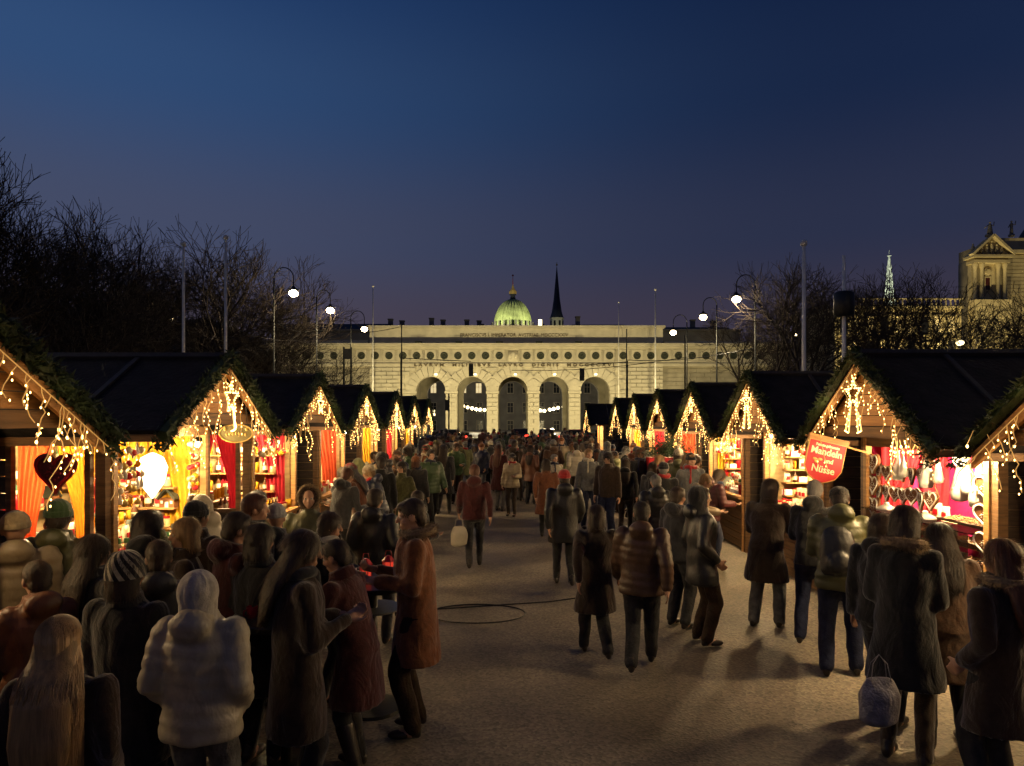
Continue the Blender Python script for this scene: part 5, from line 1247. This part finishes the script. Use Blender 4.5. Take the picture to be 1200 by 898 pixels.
# heads wear: built in the head frame (origin at neck base, face toward +y)
HAIR = mat('hair_dark', (.03, .018, .010), .55, .4, 40, .3, stretch=(1, 1, .08), spec=.5)
def hairobj(kind):
    m = MB()
    if kind == 'short':
        m.ell((0, -.012, .182), (.082, .094, .093), n=16, m=12); m.ell((0, -.055, .12), (.066, .05, .06)); m.ell((0, .05, .225), (.055, .04, .03))
        return remesh(m, .009, .6, 1, HAIR, 'hair', folds(.006, 3))
    if kind == 'bob':
        m.ell((0, -.012, .18), (.088, .1, .097), n=16, m=12); m.loft([(.02, .075, .05, 0, -.045), (.06, .092, .066, 0, -.04), (.15, .09, .07, 0, -.03), (.2, .07, .06, 0, -.03)], 16)
        return remesh(m, .009, .6, 1, HAIR, 'hair', folds(.006, 4, .3))
    if kind == 'long':
        m.ell((0, -.014, .18), (.09, .102, .098), n=16, m=12)
        m.loft([(-.26, .05, .015, 0, -.15), (-.22, .085, .03, 0, -.155), (-.1, .105, .04, 0, -.145), (.0, .105, .055, 0, -.11), (.08, .10, .075, 0, -.055), (.17, .09, .07, 0, -.03)], 18)
        return remesh(m, .01, .6, 1, HAIR, 'hair', folds(.009, 5, .15))
def strands(me, n, L, seed):
    r = random.Random(seed); vs = [v.co.copy() for v in me.vertices]; ns = [v.normal.copy() for v in me.vertices]; mb = MB()
    mb.v = [tuple(v) for v in vs]; mb.f = [tuple(p.vertices) for p in me.polygons]
    for k in range(n):
        i = r.randrange(len(vs)); p, nn = vs[i]+ns[i]*.001, ns[i]
        g = Vector((0, -.25, -1)); g = g-nn*g.dot(nn)
        if g.length < .15: g = Vector((r.uniform(-1, 1), r.uniform(-1, 1), 0))
        g.normalize(); sd = nn.cross(g)*.0016; g = (g+nn.cross(g)*r.uniform(-.25, .25)).normalized(); l = L*r.uniform(.5, 1.2)
        a, b, c = p, p+g*l*.5+nn*.005, p+g*l+nn*r.uniform(-.004, .006)
        mb.add([a-sd, a+sd, b-sd, b+sd, c], [(0, 1, 3, 2), (2, 3, 4)])
    return mb.fastmesh('hair', HAIR, True)
def hatobj(kind):
    m = MB()
    if kind == 'beanie':
        m.loft([(.165, .088, .103, 0, -.012), (.20, .089, .104, 0, -.014), (.235, .08, .094, 0, -.017), (.268, .055, .066, 0, -.02), (.285, .02, .025, 0, -.02)], 24); m.loft([(.155, .09, .106, 0, -.01), (.16, .094, .110, 0, -.01), (.195, .094, .110, 0, -.012), (.20, .09, .106, 0, -.012)], 24)
        return m.mesh('hat', WOOL, True)
    if kind == 'pompom':
        m.loft([(.165, .09, .105, 0, -.012), (.21, .094, .108, 0, -.014), (.25, .08, .094, 0, -.017), (.275, .05, .06, 0, -.02), (.29, .02, .025, 0, -.02)], 24); m.ell((0, -.02, .31), .032, n=10, m=8); m.loft([(.15, .09, .106, 0, -.01), (.155, .095, .111, 0, -.01), (.2, .095, .111, 0, -.012), (.205, .09, .106, 0, -.012)], 24)
        return m.mesh('hat', WOOL, True)
    if kind == 'cap':
        m.loft([(.175, .088, .103, 0, -.01), (.23, .082, .095, 0, -.012), (.262, .05, .06, 0, -.012), (.27, .01, .01, 0, -.012)], 24); m.ell((0, .10, .18), (.07, .06, .010))
        return m.mesh('hat', WOOL, True)
    if kind == 'hood':
        m.ell((0, -.035, .16), (.108, .112, .13), n=18, m=12); m.loft([(-.06, .13, .11, 0, -.03), (.02, .10, .10, 0, -.03), (.12, .1, .1, 0, -.03)], 20)
        me = remesh(m, .011, .7, 2, WOOL, 'hood', folds(.005, 6)); return me
    if kind == 'scarf':
        pts = [(.085*math.cos(a), .075*math.sin(a)+.0, .025+.012*math.sin(a*2)) for a in [k*2*PI/20 for k in range(21)]]; m.tube(pts, .034, 10); m.cap((.04, .09, .02), (.06, .13, -.22), .03, .04, 10, .6)
        return remesh(m, .01, .6, 2, WOOL, 'scarf', folds(.006, 7))
HM = {k: strands(hairobj(k), n_, l_, 3) for k, n_, l_ in (('short', 1500, .035), ('bob', 2200, .07), ('long', 3000, .11))}; HATS = {k: hatobj(k) for k in ('beanie', 'pompom', 'cap', 'hood', 'scarf')}
def fur_mesh(path, n, L, seed=1, m_=None, rad=.03):
    r = random.Random(seed); m = MB()
    for k in range(n):
        u = r.random()*(len(path)-1); i = int(u); c = Vector(path[i]).lerp(Vector(path[min(i+1, len(path)-1)]), u-i)
        d = Vector((r.gauss(0, 1), r.gauss(0, 1), r.gauss(0, 1))).normalized(); p0 = c+d*rad*.6; b = d.orthogonal().normalized()*.003
        m.add([p0-b, p0+b, p0+d*L+Vector((0, 0, -.01))], [(0, 1, 2)])
    m.tube(path, rad, 8)
    return m.fastmesh('fur_trim', m_)
FUR = mat('pale_fur', (.20, .14, .08), .9, .4, 60, .3); 
em = MB(); em.ell((0, 0, 0), .0125, n=10, m=8); eyem = em.mesh('eye', mat('eye_white', (.4, .38, .35), .2, 0, 5, 0), True); ip = MB(); ip.ell((0, .0105, 0), (.0055, .003, .0055), n=8, m=6); irism = ip.mesh('iris', BLACK, True)

POSES = {
 'stand': Pose(), 'pockets': Pose((-.2, .10, .95), (.2, .10, .95), (-.12, .0, .09), (.11, .02, .09), hint=(0, -1, 0)),
 'walk': Pose((-.25, .2, .92), (.25, -.16, .9), (-.08, -.26, .17), (.08, .27, .09)), 'stride': Pose((-.23, -.16, .92), (.23, .2, .95), (-.08, .24, .09), (.08, -.25, .18)),
 'mug': Pose((-.12, .27, 1.16), (.10, .28, 1.2), (-.11, .03, .09), (.12, -.02, .09), lean=.04, hands='grip', nod=.15, female=True), 'lean': Pose((-.14, .4, 1.08), (.18, .38, 1.1), (-.13, -.06, .09), (.13, .06, .09), lean=.28, nod=.2),
 'bag': Pose((-.14, .26, 1.12), (.27, .02, .84), (-.09, .06, .09), (.11, -.04, .09), hands='grip', female=True),
}
BODY = {}; OUT = {}
def get_body(pk):
    if pk not in BODY: BODY[pk] = body_mesh(POSES[pk], .0072 if pk in ('mug', 'lean', 'bag') else .0095, .35)
    return BODY[pk]
def get_out(pk, kind):
    if (pk, kind) in OUT: return OUT[(pk, kind)]
    p = POSES[pk]; i = len(OUT)
    if kind == 'jacket': r = coat_mesh(p, .84, 0, 0, seed=i, hood=True, name='jacket', vox=.02)
    elif kind == 'coat': r = coat_mesh(p, .55, 0, .05, seed=i, name='coat', vox=.022)
    elif kind == 'puffer': r = coat_mesh(p, .80, .021, 0, seed=i, hood=True, name='puffer_jacket', vox=.018)
    elif kind == 'parka': r = coat_mesh(p, .68, .012, .02, seed=i, hood=True, name='parka', vox=.022)
    elif kind == 'trousers': r = trousers_mesh(p, 0, .018)
    elif kind == 'jeans': r = trousers_mesh(p, .012, .018, 5, 'jeans')
    elif kind == 'shoes': r = shoe_mesh(p)
    elif kind == 'boots': r = shoe_mesh(p, True)
    OUT[(pk, kind)] = r; return r
# cloth colours
COL = {'black': (.012, .012, .013), 'charcoal': (.028, .028, .03), 'grey': (.10, .10, .10), 'light grey': (.26, .26, .26), 'beige': (.26, .20, .12), 'brown': (.075, .04, .022), 'dark brown': (.03, .018, .011), 'rust': (.12, .042, .018),
 'orange': (.17, .062, .022), 'red': (.28, .015, .015), 'dark red': (.05, .010, .010), 'olive': (.065, .065, .025), 'green': (.04, .075, .03), 'pale green': (.24, .25, .11), 'navy': (.012, .016, .04), 'blue': (.02, .05, .14), 'cream': (.36, .32, .24), 'white': (.42, .39, .33), 'purple': (.07, .02, .06)}
def wool(c, kind='wool'):
    k = kind+'_'+c.replace(' ', '_')
    if kind == 'nylon': return mat(k, COL[c], .45, .2, 6, .15, spec=.45, wrinkle=True)
    if kind == 'denim': return mat(k, COL[c], .85, .35, 14, .3, spec=.2, wrinkle=True)
    return mat(k, COL[c], .9, .25, 25, .25, spec=.2, sheen=.3, wrinkle=True)
HCOL = {'dark': (.02, .012, .008), 'brown': (.05, .028, .014), 'blond': (.24, .14, .055), 'grey': (.16, .15, .14), 'auburn': (.09, .03, .012)}
def hairm(c): return mat('hair_'+c, HCOL[c], .5, .45, 45, .3, stretch=(1, 1, .06), spec=.5)
def person(x, Y, face, pk, top, topc, low='trousers', lowc='black', hair='short', hairc='dark', hat=None, hatc='black', scarf=None, h=1.72, lab=None, group=None, foot='shoes', eyes=False, fur=None):
    p = POSES[pk]; s = h/1.735
    t = thing('person', lab, 'person', (x, Y, 0), face, group); t.scale = (s*(1+R.uniform(-.03, .05)), s*(1+R.uniform(-.03, .05)), s)
    ob('body', get_body(pk), t)
    ny = 'nylon' if top in ('puffer', 'parka') else 'wool'
    me = get_out(pk, top); ob(me.name.split('.')[0], me, t, m=wool(topc, ny))
    me = get_out(pk, low); ob(me.name.split('.')[0], me, t, m=wool(lowc, 'denim' if low == 'jeans' else 'wool'))
    for sh in get_out(pk, foot): ob(sh.name.split('.')[0], sh, t)
    def hob(name, me, m_):
        o = ob(name, me, t, m=m_); o.matrix_local = p.H; return o
    if hair: hob('hair', HM[hair], hairm(hairc))
    if hat: hob('hood' if hat == 'hood' else 'hat', HATS[hat], wool(hatc))
    if scarf: hob('scarf', HATS['scarf'], wool(scarf))
    if fur:
        path = [(.10*math.cos(a), .07*math.sin(a)-.03, .02+.02*math.cos(a)) for a in [k*2*PI/16 for k in range(17)]]
        if 'furm' not in OUT: OUT['furm'] = fur_mesh([( .115*math.cos(a), -.03+.10*math.sin(a), .02) for a in [k*2*PI/16 for k in range(17)]], 1500, .045, 2, FUR, .035)
        if 'furh' not in OUT: OUT['furh'] = fur_mesh([(.105*math.cos(a), .05-.02*abs(math.cos(a)), .16+.125*math.sin(a)) for a in [k*2*PI/16 for k in range(17)]], 1200, .04, 3, FUR, .022)
        hob('fur_collar' if fur == 'collar' else 'fur_trim', OUT['furm' if fur == 'collar' else 'furh'], None)
    if top in ('coat', 'jacket', 'parka') and hat != 'hood' and not fur and not scarf:
        if 'collar' not in OUT:
            m = MB(); n = 20; vs = []
            for zz, a_, b_ in ((-.03, .09, .085), (.035, .078, .078), (.055, .085, .086), (.035, .092, .09), (-.03, .104, .1)):
                vs += [(a_*math.cos(2*PI*k/n), b_*math.sin(2*PI*k/n)-.012, zz+.012*math.sin(2*PI*k/n+PI)) for k in range(n)]
            m.add(vs, [(i*n+k, i*n+(k+1) % n, (i+1)*n+(k+1) % n, (i+1)*n+k) for i in range(4) for k in range(n)]); OUT['collar'] = m.mesh('collar', WOOL, True)
        o = ob('collar', OUT['collar'], t, m=wool(topc)); o.matrix_local = p.H
    if eyes:
        for sx_ in (-1, 1):
            e = ob('eye', eyem, t); e.matrix_local = p.H @ Matrix.Translation((sx_*.031, .078, .148)); ob('iris', irism, e)
    return t
def PX(px, Y): return (px-600)/F*Y
A = 0        # facing away from the camera
# --- the nearest people, left to right
NB = 'people close to the camera'
def near(px, Y, face, lab, **k): return person(PX(px, Y), Y, face, lab=lab, eyes=abs((face+PI) % (2*PI)-PI) > 1.2, **k)
blond = near(72, 3.0, .1, 'person with very long straight blond hair seen from behind at the bottom left corner', pk='pockets', top='coat', topc='dark brown', hair=None, h=1.63)
# long strand hair
r = random.Random(9); hm_ = MB(); vol = MB()
vol.ell((0, -.014, .18), (.09, .102, .098), n=18, m=12); vol.loft([(-.52, .04, .012, 0, -.175), (-.46, .10, .03, 0, -.18), (-.25, .135, .045, 0, -.18), (-.08, .13, .055, 0, -.155), (.02, .115, .065, 0, -.105), (.1, .10, .075, 0, -.05), (.18, .09, .07, 0, -.03)], 20)
HB = POSES['pockets'].H
o = ob('hair', remesh(vol, .01, .7, 2, HAIR, 'hair', folds(.008, 12, .1)), blond, m=hairm('blond')); o.matrix_local = HB
BLS = mat('hair_strands_blond', (.36, .21, .085), .45, .4, 30, 0, stretch=(1, 1, .05), spec=.6)
for k in range(1500):
    a = r.uniform(PI*.98, PI*2.02); e = r.uniform(.15, 1.4); ln = r.uniform(.25, .62); wob = r.uniform(0, 6); pts = []
    x0, y0 = math.cos(a), math.sin(a)
    for j in range(9):
        t_ = j/8
        if t_ < .35:
            q_ = t_/.35; th = e*(1-q_)
            pts.append(Vector((.093*x0*math.cos(th), -.014+.105*y0*math.cos(th), .18+.1*math.sin(th)-.08*q_)))
        else:
            q_ = (t_-.35)/.65; w_ = .097+.05*math.sin(min(1, q_*1.6)*PI/2)
            pts.append(Vector((x0*w_+.006*math.sin(wob+q_*8), -.014+.105*y0*.95-.088*min(1, q_*2)+.004*math.cos(wob+q_*7), .10-ln*q_)))
    hm_.tube(pts, [.0019]*7+[.0014, .0005], 3)
o = ob('hair_strands', hm_.fastmesh('hair_strands', BLS, True), blond, stuff=True); o.matrix_local = HB
p2 = near(150, 3.95, -.15, 'person in a black coat wearing a black and white swirl striped beanie', pk='stand', top='coat', topc='black', hair='bob', hairc='dark', hat=None, h=1.72)
# spiral striped beanie: wool ridges as separate white and black swirls
sb = MB(); n_ = 48; rows = 22; prof = []
for j in range(rows+1):
    t_ = j/rows; a = t_*PI/2*1.02
    prof.append((.135+.155*math.sin(min(a, PI/2)), .099*math.cos(min(a, PI/2*.995))**.75, .115*math.cos(min(a, PI/2*.995))**.75))
for par in (0, 1):
    q_ = MB(); vs = []; 
    for j, (z_, rx, ry) in enumerate(prof):
        for k in range(n_+1):
            th = 2*PI*k/n_+ (1-j/rows)*1.5; w = 1+.03*abs(math.sin(th*0+PI*k*12/n_/2)); vs.append((rx*w*math.cos(th), ry*w*math.sin(th)-.012, z_))
    fs = [(j*(n_+1)+k, j*(n_+1)+k+1, (j+1)*(n_+1)+k+1, (j+1)*(n_+1)+k) for j in range(rows) for k in range(n_) if (k//2) % 2 == par]
    q_.add(vs, fs); o = ob('hat' if par else 'hat_stripes', q_.mesh('hat', wool('black') if par else wool('cream'), True), p2); o.matrix_local = POSES['stand'].H
p3 = near(236, 3.75, 0, 'person in a cream quilted jacket with a pale hood pulled up, seen from behind', pk='pockets', top='puffer', topc='cream', low='jeans', lowc='grey', hair=None, hat='hood', hatc='white', h=1.66)
near(348, 4.25, -1.1, 'person with long wavy brown hair in a dark brown coat beside the cream jacket', pk='mug', top='coat', topc='dark brown', hair='long', hairc='brown', scarf='charcoal', h=1.8)
near(420, 4.8, 1.3, 'person in a dark maroon coat bending toward the others beside the table', pk='lean', top='coat', topc='dark red', hair='short', hairc='dark', h=1.66, foot='boots')
near(488, 5.45, 1.75, 'person in an orange brown coat with fur collar and tall boots at the high table', pk='mug', top='coat', topc='orange', low='jeans', lowc='dark brown', hair='short', hairc='brown', fur='collar', foot='boots', h=1.86)
near(382, 6.1, -1.4, 'brown haired person with a white scarf behind the high table', pk='mug', top='parka', topc='black', hair='bob', hairc='brown', scarf='white', h=1.66)
near(18, 5.1, .6, 'person in a tan padded jacket and knitted beige hat at the left edge', pk='stand', top='puffer', topc='beige', hair=None, hat='beanie', hatc='beige', h=1.80)
near(70, 5.4, .2, 'person wearing a dark green beanie beneath the hanging heart', pk='pockets', top='parka', topc='olive', hair='short', hat='beanie', hatc='green', h=1.85)
near(112, 4.7, -.5, 'dark haired person in a black coat between the green beanie and the striped beanie', pk='stand', top='coat', topc='charcoal', hair='long', hairc='dark', h=1.70)
near(45, 4.2, .9, 'person in a brown parka half hidden at the left edge below the beige hat', pk='mug', top='parka', topc='rust', hair='short', hairc='brown', h=1.62)
near(168, 5.0, .4, 'dark curly haired person before the goods of the left stall', pk='lean', top='jacket', topc='black', hair='bob', hairc='dark', h=1.82)
near(215, 5.2, 2.0, 'blond person turned to the side behind the striped beanie', pk='pockets', top='coat', topc='dark brown', hair='bob', hairc='blond', h=1.74)
near(252, 7.0, 1.4, 'person in a pale fluffy hood lit brightly by the left stall', pk='lean', top='parka', topc='cream', hair=None, hat='hood', hatc='cream', fur='hood', h=1.72)
near(272, 5.1, -.9, 'person in a dark red jacket with black hair behind the cream hood', pk='mug', top='jacket', topc='dark red', hair='short', hairc='dark', h=1.80)
near(300, 6.0, -1.2, 'person in a black coat with reddish hair in the left group', pk='stand', top='coat', topc='black', hair='short', hairc='auburn', h=1.84)
near(324, 6.2, .1, 'person with a pale grey tall knitted cap among the left group', pk='stand', top='jacket', topc='charcoal', hair=None, hat='beanie', hatc='light grey', h=1.72)
near(362, 7.4, -2.9, 'person with a fur trimmed hood facing the camera in the left group', pk='pockets', top='parka', topc='olive', hair=None, hat='hood', hatc='brown', fur='hood', h=1.76)
near(190, 6.3, .9, 'person in an olive coat close to the left stall counter', pk='lean', top='coat', topc='olive', hair='short', hairc='grey', h=1.66)
near(300, 7.6, 1.0, 'person in a beige coat looking into the left stall', pk='pockets', top='coat', topc='beige', hair='short', hairc='grey', h=1.70)
near(420, 12.6, .05, 'person in a pale green coat and hood standing with back to the camera', pk='pockets', top='coat', topc='pale green', low='jeans', lowc='light grey', hair='short', hat='hood', hatc='pale green', h=1.76)
near(446, 12.2, .2, 'tall dark clothed person just right of the pale green coat', pk='stand', top='coat', topc='black', hair='short', lowc='charcoal', low='jeans', h=1.82)
near(397, 10.4, -.5, 'person in a dark coat left of the pale green coat', pk='lean', top='jacket', topc='charcoal', hair='short', hairc='auburn', h=1.76)
near(478, 8.6, -.7, 'stooping person in a black jacket between the table and the aisle', pk='lean', top='jacket', topc='black', hair='short', hairc='dark', low='jeans', lowc='light grey', h=1.6)
near(306, 4.95, -.3, 'person in a plain black coat between the cream hood and the brown haired person', pk='stand', top='coat', topc='black', hair='bob', hairc='dark', h=1.74)
near(186, 4.5, .5, 'person in a charcoal parka behind the shoulder of the cream jacket', pk='pockets', top='parka', topc='charcoal', hair='short', hairc='brown', h=1.70)
near(232, 5.9, -.4, 'person in a dark brown coat and black cap by the left stall', pk='stand', top='coat', topc='dark brown', hair='short', hat='beanie', hatc='black', h=1.78)
near(440, 7.6, -.2, 'person in a black parka standing beyond the high table', pk='pockets', top='parka', topc='black', hair='short', hairc='dark', lowc='charcoal', h=1.72)
# middle of the aisle
near(556, 11.3, .05, 'person in a dark red jacket walking down the middle of the aisle', pk='walk', top='jacket', topc='dark red', hair='short', hairc='auburn', low='trousers', lowc='charcoal', h=1.74)
near(640, 14.2, 0, 'person in an orange brown coat walking away left of the red hat', pk='stride', top='coat', topc='rust', hair='bob', hairc='dark', h=1.66)
near(661, 10.1, .05, 'person all in black with a bright red hat walking away in the aisle', pk='stride', top='parka', topc='black', lowc='black', hair='short', hat='beanie', hatc='red', h=1.74)
near(752, 6.75, -.25, 'person in a reddish brown padded jacket walking away right of the aisle centre', pk='walk', top='puffer', topc='brown', low='jeans', lowc='charcoal', hair='short', hairc='dark', h=1.68)
near(698, 7.1, .1, 'person in a dark brown coat walking at the middle of the aisle', pk='stride', top='coat', topc='dark brown', low='jeans', lowc='charcoal', hair='bob', hairc='brown', h=1.6)
near(822, 7.6, -1.5, 'person in a black hooded jacket standing sideways with shoes pointing right', pk='pockets', top='parka', topc='black', low='jeans', lowc='dark brown', hair='short', hat='hood', hatc='black', h=1.74)
near(795, 8.2, -.9, 'person in a grey jacket just left of the black hooded one', pk='stand', top='jacket', topc='charcoal', low='jeans', lowc='charcoal', hair='short', hairc='brown', h=1.68)
near(898, 8.2, -.6, 'person in a dark coat and pale grey trousers before the white goods', pk='lean', top='coat', topc='dark brown', low='jeans', lowc='grey', hair='bob', hairc='dark', h=1.78)
near(986, 6.65, -.35, 'person in a grey green padded jacket and dark hat leaning to the stall', pk='lean', top='puffer', topc='olive', low='jeans', lowc='navy', hair='short', hat='cap', hatc='black', h=1.84)
near(953, 7.6, -.5, 'grey haired person in a dark jacket close behind the grey green jacket', pk='lean', top='jacket', topc='black', low='jeans', lowc='navy', hair='short', hairc='grey', h=1.82)
near(1060, 4.95, -.7, 'tall person in a long black coat and brown fur hat at the magenta stall', pk='mug', top='coat', topc='black', lowc='dark brown', hair='bob', hairc='brown', fur='collar', h=1.86)
near(1110, 5.2, -.3, 'person in a dark brown coat beside the tall black coat at the right stall', pk='lean', top='coat', topc='brown', hair='long', hairc='dark', h=1.7)
near(1172, 4.3, .35, 'person with auburn hair in a dark coat at the right edge', pk='pockets', top='coat', topc='dark brown', low='jeans', lowc='charcoal', hair='long', hairc='auburn', h=1.74, fur='collar')
near(1035, 5.6, -.9, 'person with light brown hair looking at the hearts in the magenta stall', pk='stand', top='jacket', topc='black', hair='bob', hairc='brown', h=1.72)
# shopping bags held by people
def bag(x, Y, z, lab, col, rz=0):
    m = MB(); m.loft([(0, .08, .05), (.03, .13, .08), (.2, .14, .085), (.28, .11, .04), (.32, .09, .02)], 14); me = remesh(m, .014, .7, 1, col, 'bag', folds(.012, 9, .6)); t = thing('shopping_bag', lab, 'bag', (x, Y, z), rz); ob('sack', me, t)
    m = MB()
    for s in (-.03, .03): m.tube([(-.07, s, .30), (-.05, s*.5, .42), (0, 0, .48), (.05, s*.5, .42), (.07, s, .30)], .003, 5)
    ob('handle', m.mesh('bag_handle', col), t)
PLAS = mat('plastic_bag', (.24, .22, .24), .4, .3, 14, .5, trans=.2, wrinkle=True)
bag(PX(1030, 4.75), 4.75, .38, 'pale grey plastic bag hanging low beside the tall black coat', PLAS)
bag(PX(538, 11.0), 11.0, .45, 'cream shopping bag carried by the person in the dark red jacket', mat('cloth_bag', (.40, .36, .28), .8, .1, 9, .2))
bp_ = MB(); bp_.loft([(0, .13, .06), (.04, .16, .09), (.3, .16, .10), (.42, .13, .08), (.47, .07, .05)], 16); bp_.ell((0, -.09, .12), (.11, .05, .1))
t = thing('backpack', 'black backpack worn over the grey green jacket by the right stalls', 'backpack', (PX(986, 6.65)-.09, 6.65-.13, 1.0), -.35); t.rotation_euler = (-.28, 0, -.35)
ob('sack', remesh(bp_, .014, .7, 2, mat('nylon_black', COL['black'], .45, .2, 6, .15), 'backpack', folds(.006, 4, .6)), t)
m = MB(); m.tube([(-.08, .06, .44), (-.1, .16, .46), (-.11, .2, .38)], .014, 6); m.tube([(.08, .06, .44), (.1, .16, .46), (.11, .2, .38)], .014, 6); ob('strap', m.mesh('strap', BLACK), t)
# --- the crowd further down
tops = ['jacket', 'coat', 'puffer', 'parka']; tnames = {'jacket': 'jacket', 'coat': 'long coat', 'puffer': 'padded jacket', 'parka': 'parka'}
cols = ['black', 'black', 'charcoal', 'brown', 'dark brown', 'rust', 'dark red', 'olive', 'green', 'navy', 'beige', 'grey', 'olive', 'brown', 'cream', 'charcoal', 'pale green']
heads = [(None, None), ('beanie', 'black'), ('beanie', 'red'), ('beanie', 'grey'), ('hood', None), ('beanie', 'olive'), ('pompom', 'cream'), ('cap', 'brown'), ('beanie', 'navy'), ('pompom', 'orange')]
rc_ = random.Random(77); used = set()
def crowd(x, Y, where, pose=None, cset=None):
    for _ in range(200):
        tp_ = rc_.choice(tops); c_ = rc_.choice(cset or cols); hh_ = rc_.choice(heads) if rc_.random() < .6 else (None, None)
        hc_ = rc_.choice(['dark', 'dark', 'brown', 'blond', 'grey', 'auburn']); hs = rc_.choice(['short', 'short', 'bob', 'long'])
        key = (tp_, c_, hh_ if hh_[0] else (hs, hc_), where)
        if key not in used: break
    used.add(key)
    hat, hatc = hh_
    if hat == 'hood': hatc = c_; ht = 'with the hood up'
    elif hat: ht = 'with '+hatc+(' bobble hat' if hat == 'pompom' else ' beanie' if hat == 'beanie' else ' cap')
    else: ht = 'with '+('short ' if hs == 'short' else 'long ' if hs == 'long' else 'chin length ')+hc_+' hair'
    an = 'person in '+('an ' if c_[0] in 'aeo' else '')+c_+' '+tnames[tp_]+' '+ht+' '+where
    lc = rc_.choice(['black', 'charcoal', 'navy', 'dark brown', 'grey'])
    ps = pose or rc_.choice(['walk', 'stride', 'pockets', 'stand', 'bag'])
    fc = rc_.choice([0, 0, 0, PI, PI])+rc_.uniform(-.5, .5) if pose is None else (1.57 if x < 0 else -1.57)+rc_.uniform(-.4, .4)
    person(x, Y, fc, ps, tp_, c_, rc_.choice(['trousers', 'jeans']), lc, None if hat == 'hood' else hs, hc_, hat, hatc or 'black', rc_.choice([None, None, 'red', 'cream', 'navy']), rc_.uniform(1.6, 1.86), an, 'people in the crowd')
placed = []
def free(x, Y, d):
    for a, b in placed:
        if math.hypot(a-x, b-Y) < d: return False
    return True
mids = [(600, 17.5), (622, 20), (585, 18.5), (650, 17), (670, 21), (690, 15.5), (712, 14.2), (733, 14.6), (750, 15.8), (765, 13.8), (778, 12.2), (795, 14.5), (720, 18), (742, 19.5), (700, 22), (520, 17.5), (505, 15.5), (488, 14.5), (470, 13.2), (498, 19), (535, 20), (480, 17.5), (465, 16), (810, 12.8), (788, 16.5), (575, 23), (545, 24), (768, 10.6), (612, 24.5), (636, 26)]
for px, Y in mids:
    x = PX(px, Y); placed.append((x, Y)); crowd(x, Y, 'amid the aisle')
for (x0, x1, y0, y1, n, wh, ps) in ((-3.0, 3.6, 20, 32, 62, 'before the gate', None), (-7, 8, 32, 50, 60, 'far back near the gate', None), (-2.95, -2.3, 11, 22, 14, 'at the left stalls', 'lean'), (2.9, 3.6, 10.5, 22, 12, 'at the right stalls', 'lean')):
    k = 0; tries = 0
    while k < n and tries < 4000:
        tries += 1; x = rc_.uniform(x0, x1); Y = rc_.uniform(y0, y1)
        if free(x, Y, .55): placed.append((x, Y)); crowd(x, Y, wh, ps); k += 1
